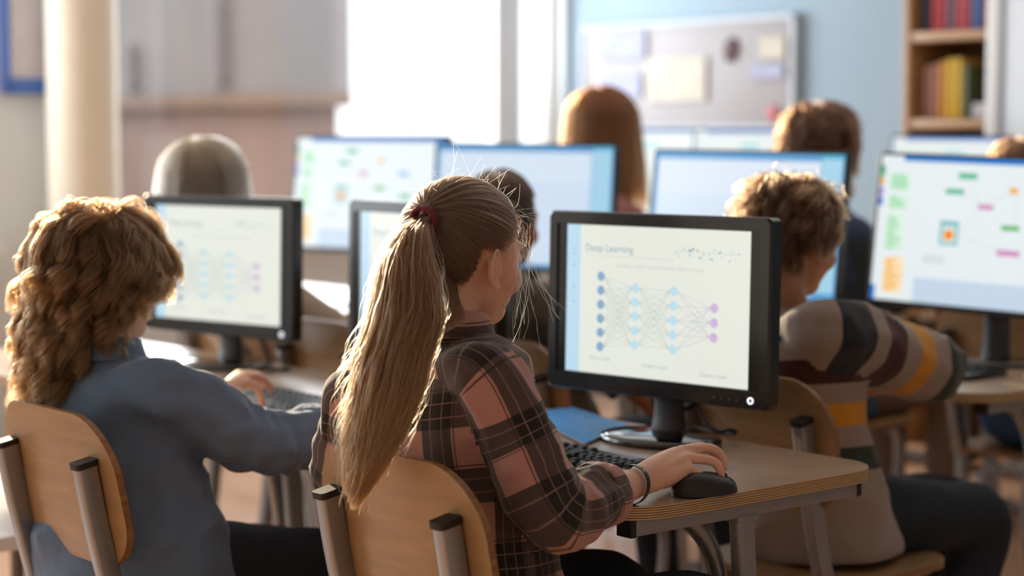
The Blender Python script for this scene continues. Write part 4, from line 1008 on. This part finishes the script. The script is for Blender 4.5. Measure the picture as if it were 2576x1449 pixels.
# strands hanging beside the ear and the cheek
rg = np.random.default_rng(8); P = []
for i in range(34):
    y0 = rg.uniform(.035, .075); s = 1 if rg.random() < .8 else -1
    a = gh.p(s*.070, y0, rg.uniform(-.0, .06)); pts = [a]; v = Vector((rg.normal(0, .12), rg.normal(0, .12), -1)); ln = rg.uniform(.06, .16)
    for j in range(13): pts.append(pts[-1] + v.normalized()*ln/13); v += Vector((rg.normal(0, .12), rg.normal(0, .12), 0)) + (gh.R*s*.02)
    P.append([p[:] for p in pts])
o = strands('cheek_strands', np.array(P), .00011, FLY, None, False); attach(o, girl); o.parent = gc; o.matrix_parent_inverse = Matrix.Identity(4)
# ponytail
prof = [(548, 1072, 14, 2.752, .012), (562, 1050, 30, 2.732, .022), (600, 1034, 50, 2.71, .030), (650, 1026, 68, 2.69, .036), (700, 1024, 82, 2.672, .040), (800, 1020, 98, 2.645, .042), (900, 985, 98, 2.625, .040), (1000, 964, 92, 2.61, .036),
        (1100, 936, 78, 2.60, .030), (1170, 916, 56, 2.592, .026), (1230, 898, 36, 2.588, .018), (1290, 884, 20, 2.585, .010)]
def ponytail(n=16000, k=26, shrink=1.0, seed=5, mess=1.0):
    rg = np.random.default_rng(seed); a = rg.uniform(0, 2*math.pi, n); r = np.sqrt(rg.uniform(0, 1, n))*shrink; x = r*np.cos(a); y = r*np.sin(a)
    nc = 200; ci = rg.integers(0, nc, n); cx = rg.uniform(-1, 1, nc); cy = rg.uniform(-1, 1, nc); cx2 = np.clip(x, -1, 1)
    ys = np.array([p[0] for p in prof], float); T = np.linspace(0, 1, k); P = np.zeros((n, k, 3)); Lf = rg.uniform(.70, 1.0, n)*(1-.06*np.abs(x))
    # assign strands to their nearest lock
    lx, ly = cx, cy; idx = np.argmin((x[:, None]-lx[None])**2 + (y[:, None]-ly[None])**2, axis=1)
    ph = rg.uniform(0, 6.28, nc)[idx]; wv = rg.uniform(.3, 1, nc)[idx]
    for j, t in enumerate(T):
        py = 548 + (1292-548)*Lf*(t**1.0); px = np.interp(py, ys, [p[1] for p in prof]); hw = np.interp(py, ys, [p[2] for p in prof]); Y = np.interp(py, ys, [p[3] for p in prof]); hy = np.interp(py, ys, [p[4] for p in prof])
        w = .12 + .62*t**.8; xx = x*(1-w) + lx[idx]*w; yy = y*(1-w) + ly[idx]*w
        edge = (.05*np.sin(t*9+ph)*wv + .03*np.sin(t*21+ph*2))*t*mess
        ppx = px + hw*(xx+edge); YY = Y + hy*(yy+edge*.5); X = (ppx-1288)/FPX*YY; zz = CAMZ - (py-335)*YY/FPX
        P[:, j] = np.stack([X, YY, zz], 1)
    P += np.cumsum(rg.normal(0, .00035*mess, (n, k, 3)), 1); return P
pt = bmesh.new(); loft(pt, [(W(px, py, Y), hw*.86*Y/FPX, hy*.85, Vector((1, 0, 0)), Vector((0, 1, 0))) for py, px, hw, Y, hy in prof[:-4]], 20)
po = attach(mesh_obj('ponytail', pt, hairbase('hair_base_blond', '4d3220')), girl)
o = strands('ponytail_strands', ponytail(), .00042, GP, None, False); attach(o, girl); o.parent = po; o.matrix_parent_inverse = Matrix.Identity(4)
o = strands('ponytail_strands', ponytail(500, 26, 1.12, 9, 5.0), .0002, FLY, None, False); attach(o, girl); o.parent = po; o.matrix_parent_inverse = Matrix.Identity(4)
# hair falling from the nape towards the collar
def nape(n=3600, k=14):
    rg = np.random.default_rng(6); P = np.zeros((n, k, 3)); q = rg.uniform(0, 1, n)**1.5; Lr = rg.uniform(.45, 1.05, n)
    for j in range(k):
        t = j/(k-1)*Lr; py = 620 + 60*q + (215 - 90*q)*t; px = 1080 + 62*q + (22+8*q)*t**1.5 + rg.normal(0, .6, n) + 4*np.sin(q*60+t*5); Y = 2.742 - .035*t + .045*q*(1-t)
        X = (px-1288)/FPX*Y; P[:, j] = np.stack([X, Y + rg.normal(0, .001, n), CAMZ-(py-335)*Y/FPX], 1)
    return P
o = strands('nape_strands', nape(), .0004, GH, None, False); attach(o, girl); o.parent = gc; o.matrix_parent_inverse = Matrix.Identity(4)
bm = bmesh.new(); n = 28
for q in range(3):
    fr_n = (W(1050, 562, 2.732)-TIE).normalized(); A_ = fr_n.cross(Z).normalized(); B_ = A_.cross(fr_n)
    ring = [TIE + fr_n*(.003+.004*q) + (A_*math.cos(2*math.pi*i/n) + B_*math.sin(2*math.pi*i/n))*(.0165+.001*q) + fr_n*.0012*math.sin(i*2.1+q) for i in range(n+1)]
    tube(bm, ring, .0034, 8)
attach(mesh_obj('hair_tie', bm, mat('hair_tie_red', '6d2730', .8)), girl)['label'] = 'dark red hair tie'
# ================= the child in the blue shirt
bh = Head(W(266, 697, 3.33), -11, 10, 0, 1.02)
bJ = seated(1.62, 2.98, 1.02, 6, shR=W(380, 985, 3.20), shL=W(130, 985, 3.38), neck=W(262, 888, 3.29), elR=W(650, 1108, 3.26), wrR=W(905, 1088, 3.42), elL=W(330, 1120, 3.60), wrL=W(566, 985, 3.735),
            hip=W(350, 1400, 3.27), hipL=W(330, 1415, 3.42), hipR=W(440, 1432, 3.25), knR=W(900, 1440, 3.42), knL=W(780, 1430, 3.62), anL=W(800, 1800, 3.6))
def bhand(bm):
    w = bJ['wrL']; F = [[(622, 962, 3.76), (648, 976, 3.77), (658, 1003, 3.77), (661, 1022, 3.77)], [(618, 948, 3.78), (650, 947, 3.80), (673, 964, 3.82), (684, 984, 3.83)],
                        [(610, 941, 3.80), (642, 940, 3.83), (662, 953, 3.85), (672, 975, 3.86)], [(602, 941, 3.82), (628, 938, 3.86), (646, 950, 3.87), (652, 968, 3.88)]]
    for P, r in zip(F, (.0085, .0088, .0083, .0075)):
        P = [W(*p) for p in P]; tube(bm, [w, w.lerp(P[0], .5), P[0]], [.0165, .0145, .0105], 12, 4, round_ends=True); tube(bm, P, [r*1.1, r, r*.95, r*.85], 10, 4, round_ends=True)
    tube(bm, [w, W(596, 992, 3.73), W(618, 1010, 3.735), W(638, 1020, 3.745)], [.016, .012, .0098, .0085], 10, 4, round_ends=True)
boy = person('person', 'curly haired child in a blue shirt typing at the left', R(1.62, 2.98), bJ, bh, SHIRTB, voxel=.005, hands={'L': bhand}, sv=.008, cuff=(.58, .049), wr=1.7,
             sleeve_r=(.060, .060, .052, .049, .05), k=1.05, rings=[(0, .20, .165), (.12, .20, .165), (.3, .185, .15), (.47, .165, .13), (.65, .158, .118), (.77, .162, .112), (.86, .16, .1), (.915, .14, .08), (.955, .102, .066), (.985, .07, .056), (1.0, .06, .053)])
BH = hairmat('curly_blond_hair', '372214', .27, '6a482a')
bc = cap(bh, boy, hairbase('hair_base_curly', '3d2717'), (.090, .108, .097), (.045, .03), -.09, .05, off=(0, -.024, .022), back_low=-.13)
hairdo('hair_strands', bh, boy, BH, 15000, 30, lambda d, rg: (.16 + .05*np.clip(-d[:, 1], -.2, 1) - .14*np.clip(d[:, 1]-.1, 0, .7))*rg.uniform(.8, 1.1, len(d)), dims=(.092, .107, .100), lift=.020, curl=.0125, lam=.075, clumps=190, pull=.90, rad=.00055, fall=1.45, face=(.12, .22), low=-.5, jit=.002, seed=12, parent=bc, frizz=.0003, wave0=.33, off=(0, -.026, .020))
hairdo('fringe_curls', bh, boy, BH, 2600, 26, .085, crown=(0, -.1, 1), dims=(.088, .098, .102), lift=.022, curl=.009, lam=.05, clumps=60, pull=.85, rad=.0005, fall=1.5, face=(2, 2), low=.35, jit=.002, seed=5, parent=bc, frizz=.001, off=(0, -.014, .022))
# ================= the child in the striped sweater
sh_ = Head(W(1988, 598, 3.74), 2, 10, 0, 1.06)
sJ = seated(2.83, 2.42, 1.05, -4, shR=W(2072, 838, 3.60), shL=W(1880, 840, 3.84), neck=W(1968, 772, 3.73), elR=W(2345, 925, 3.86), wrR=W(2262, 845, 4.0), elL=W(1900, 1000, 3.95), wrL=W(2080, 960, 4.15),
            hip=W(2060, 1280, 3.74), hipR=W(2125, 1300, 3.70), hipL=W(2000, 1290, 3.84), knR=W(2462, 1305, 3.92), anR=W(2390, 1740, 3.86), knL=W(2400, 1280, 4.12), anL=W(2380, 1640, 4.1))
uvS = ((-2.6, (0, .03)), (2.0, (0, -.10)), (2.0, (0, -.10)))
stp = person('person', 'child in a grey, navy, maroon and mustard striped sweater at the right', R(2.8, 2.42), sJ, sh_, STRIPE, skin=SKIND, voxel=.006, sv=.009, cuff=(.6, .045), wr=1.2, uvm=uvS, k=1.05, sleeve_r=(.068, .07, .064, .062, .055),
             rings=[(0, .182, .140), (.12, .180, .140), (.3, .165, .122), (.47, .155, .112), (.65, .155, .114), (.77, .160, .110), (.86, .158, .1), (.915, .14, .08), (.955, .102, .066), (.985, .07, .056), (1.0, .06, .053)], collar=False)
SHH = hairmat('light_brown_hair', '2c1a11', .32, '4e3320')
sc_ = cap(sh_, stp, hairbase('hair_base_wavy', '2e1f14'), (.083, .101, .092), (.060, .05), -.03, .05, back_low=-.06)
hairdo('hair_strands', sh_, stp, SHH, 9000, 16, .055, dims=(.081, .098, .090), lift=.007, curl=.004, lam=.06, clumps=170, pull=.8, rad=.0005, fall=1.9, face=(.45, .4), low=-.45, seed=21, parent=sc_, frizz=.0012)
hairdo('fringe_curls', sh_, stp, hairmat('light_fringe', '5e4028', .3), 600, 16, .05, crown=(0, -.1, 1), dims=(.082, .103, .094), lift=.016, curl=.009, lam=.05, clumps=30, pull=.8, rad=.0005, fall=1.5, face=(2, 2), low=.3, seed=25, parent=sc_, frizz=.004)
# ================= the short haired child
dh = Head(W(1262, 556, 4.36), 0, 6, 0, .97); dJ = seated(2.86, 3.2, .98, 0, shR=W(1340, 765, 4.22), shL=W(1180, 765, 4.42), neck=W(1250, 695, 4.34), hip=R(2.86, 3.2, .55))
dk = person('person', 'short haired child in a dark grey tee shirt in front of a pale blue screen', R(2.86, 3.2), dJ, dh, mat('grey_tee', '5f5b57', .85, bump=.2, bscale=14), skin=mat('skin_deep', '9a6647', .5, sss=.2), voxel=.007, sv=.01, short=True, collar=False)
dc = cap(dh, dk, hairbase('hair_base_buzz', '2a211a'), (.076, .094, .084), (.055, .05), -.04, .0, back_low=-.08)
hairdo('hair_strands', dh, dk, hairmat('buzz_hair', '2c2018', .4), 7000, 5, .012, dims=(.0765, .096, .1), lift=.002, rad=.0006, face=(.5, .5), low=-.5, jit=.001, seed=31, parent=dc, fall=3)
# ================= the blond child
lh = Head(W(518, 466, 4.95), 0, 4, 0, 1.06); lJ = seated(2.92, 4.36, 1.0, 0, neck=W(515, 625, 4.95), shR=W(590, 680, 4.85), shL=W(452, 680, 5.06))
bl_ = person('person', 'blond child whose head shows above the left monitor', R(2.92, 4.36), lJ, lh, mat('beige_shirt', 'b9a894', .85), voxel=.008, sv=.012, collar=False)
lc = cap(lh, bl_, hairbase('hair_base_light', '8a7358'), (.084, .102, .092), (.055, .04), -.09, .03, back_low=-.12)
hairdo('hair_strands', lh, bl_, hairmat('light_blond_hair', 'ab8463', .3, 'c8a58a'), 7000, 16, .19, dims=(.088, .104, .096), lift=.012, clumps=90, pull=.4, rad=.0006, fall=1.5, face=(.5, .35), low=-.4, seed=41, parent=lc)
# ================= the long haired girl
wh = Head(W(1520, 322, 6.25), -24, 6, 0, 1.20); wJ = seated(4.30, 4.60, 1.16, 0, neck=W(1520, 480, 6.2), shR=W(1580, 560, 6.05), shL=W(1450, 560, 6.38))
wp = person('person', 'girl with long auburn hair seen in profile behind the pale blue screen', R(4.3, 4.6), wJ, wh, mat('dusty_red_top', '94605a', .85), voxel=.009, sv=.013, collar=False, k=1.1)
wc = cap(wh, wp, hairbase('hair_base_auburn', '4a2a14'), (.080, .098, .090), (.062, .05), -.05, .0, back_low=-.12)
hairdo('hair_strands', wh, wp, hairmat('auburn_hair', '6a3419', .3, '8c4f27'), 9000, 22, .30, dims=(.080, .099, .092), lift=.012, clumps=80, pull=.3, rad=.0006, fall=1.35, face=(.48, .5), low=-.4, seed=51, parent=wc)
# ================= the brown haired child in navy
nh = Head(W(2064, 376, 5.62), 0, 6, 0, 1.14); nJ = seated(4.30, 3.68, 1.08, 0, neck=W(2070, 505, 5.6), shR=W(2140, 590, 5.45), shL=W(1990, 590, 5.75), elR=W(2185, 720, 5.5))
np_ = person('person', 'brown haired child in navy behind the wide screen at the right', R(4.3, 3.68), nJ, nh, mat('navy_sweater', '2c3f5c', .85), pants=mat('taupe_trousers', '6b5c54', .85), voxel=.009, sv=.013, collar=False, k=1.05)
nc_ = cap(nh, np_, hairbase('hair_base_dark', '2a1a10'), (.085, .104, .092), (.06, .05), -.05, .05, back_low=-.09)
hairdo('hair_strands', nh, np_, hairmat('dark_brown_hair', '341c10', .3, '4c2b18'), 7000, 14, .09, dims=(.087, .106, .098), lift=.016, curl=.003, clumps=120, pull=.7, rad=.0006, fall=1.8, face=(.5, .4), low=-.4, seed=61, parent=nc_, frizz=.002)
hp = empty('headphones', nh.C[:]); tag(hp, 'white headset hanging at the neck of the brown haired child', 'headphones')
for s in (1, -1):
    bm = bmesh.new(); add_ell(bm, nh.p(.088*s, .02, -.10)-nh.C, (.012, .026, .030), nh.M); mesh_obj('ear_cup', bm, mat('white_plastic', 'dcdcdc', .3), hp)
bm = bmesh.new(); tube(bm, [nh.p(.088*math.cos(a), -.02-.07*math.sin(a), -.105+.02*math.cos(a))-nh.C for a in [math.pi*i/14 for i in range(15)]], .006, 8); mesh_obj('headband', bm, mat('white_plastic', 'dcdcdc', .3), hp)
# ================= the child in yellow at the edge
yh = Head(W(2574, 466, 4.98), 0, 8, 0, 1.04); yJ = seated(4.28, 2.95, 1.02, 0, neck=W(2560, 600, 4.95))
yp = person('person', 'child in blue jeans and a yellow top cut off by the right edge', R(4.28, 2.95), yJ, yh, mat('yellow_top', 'e0b21e', .8, sheen=.2), pants=DENIMB, voxel=.009, sv=.013, collar=False, rings=[(.2, .160, .125), (.3, .155, .118), (.47, .142, .108), (.65, .150, .106), (.77, .158, .104), (.85, .158, .096), (.91, .143, .082), (.95, .110, .068), (.985, .070, .056), (1.0, .058, .052)])
yc = cap(yh, yp, hairbase('hair_base_brown2', '3a2416'), (.082, .10, .090), (.06, .05), -.05, .04, back_low=-.09)
hairdo('hair_strands', yh, yp, hairmat('warm_brown_hair', '432818', .3, '5e3c24'), 5000, 14, .08, dims=(.084, .102, .094), lift=.014, clumps=90, pull=.6, rad=.0006, fall=1.8, face=(.5, .4), low=-.4, seed=71, parent=yc)
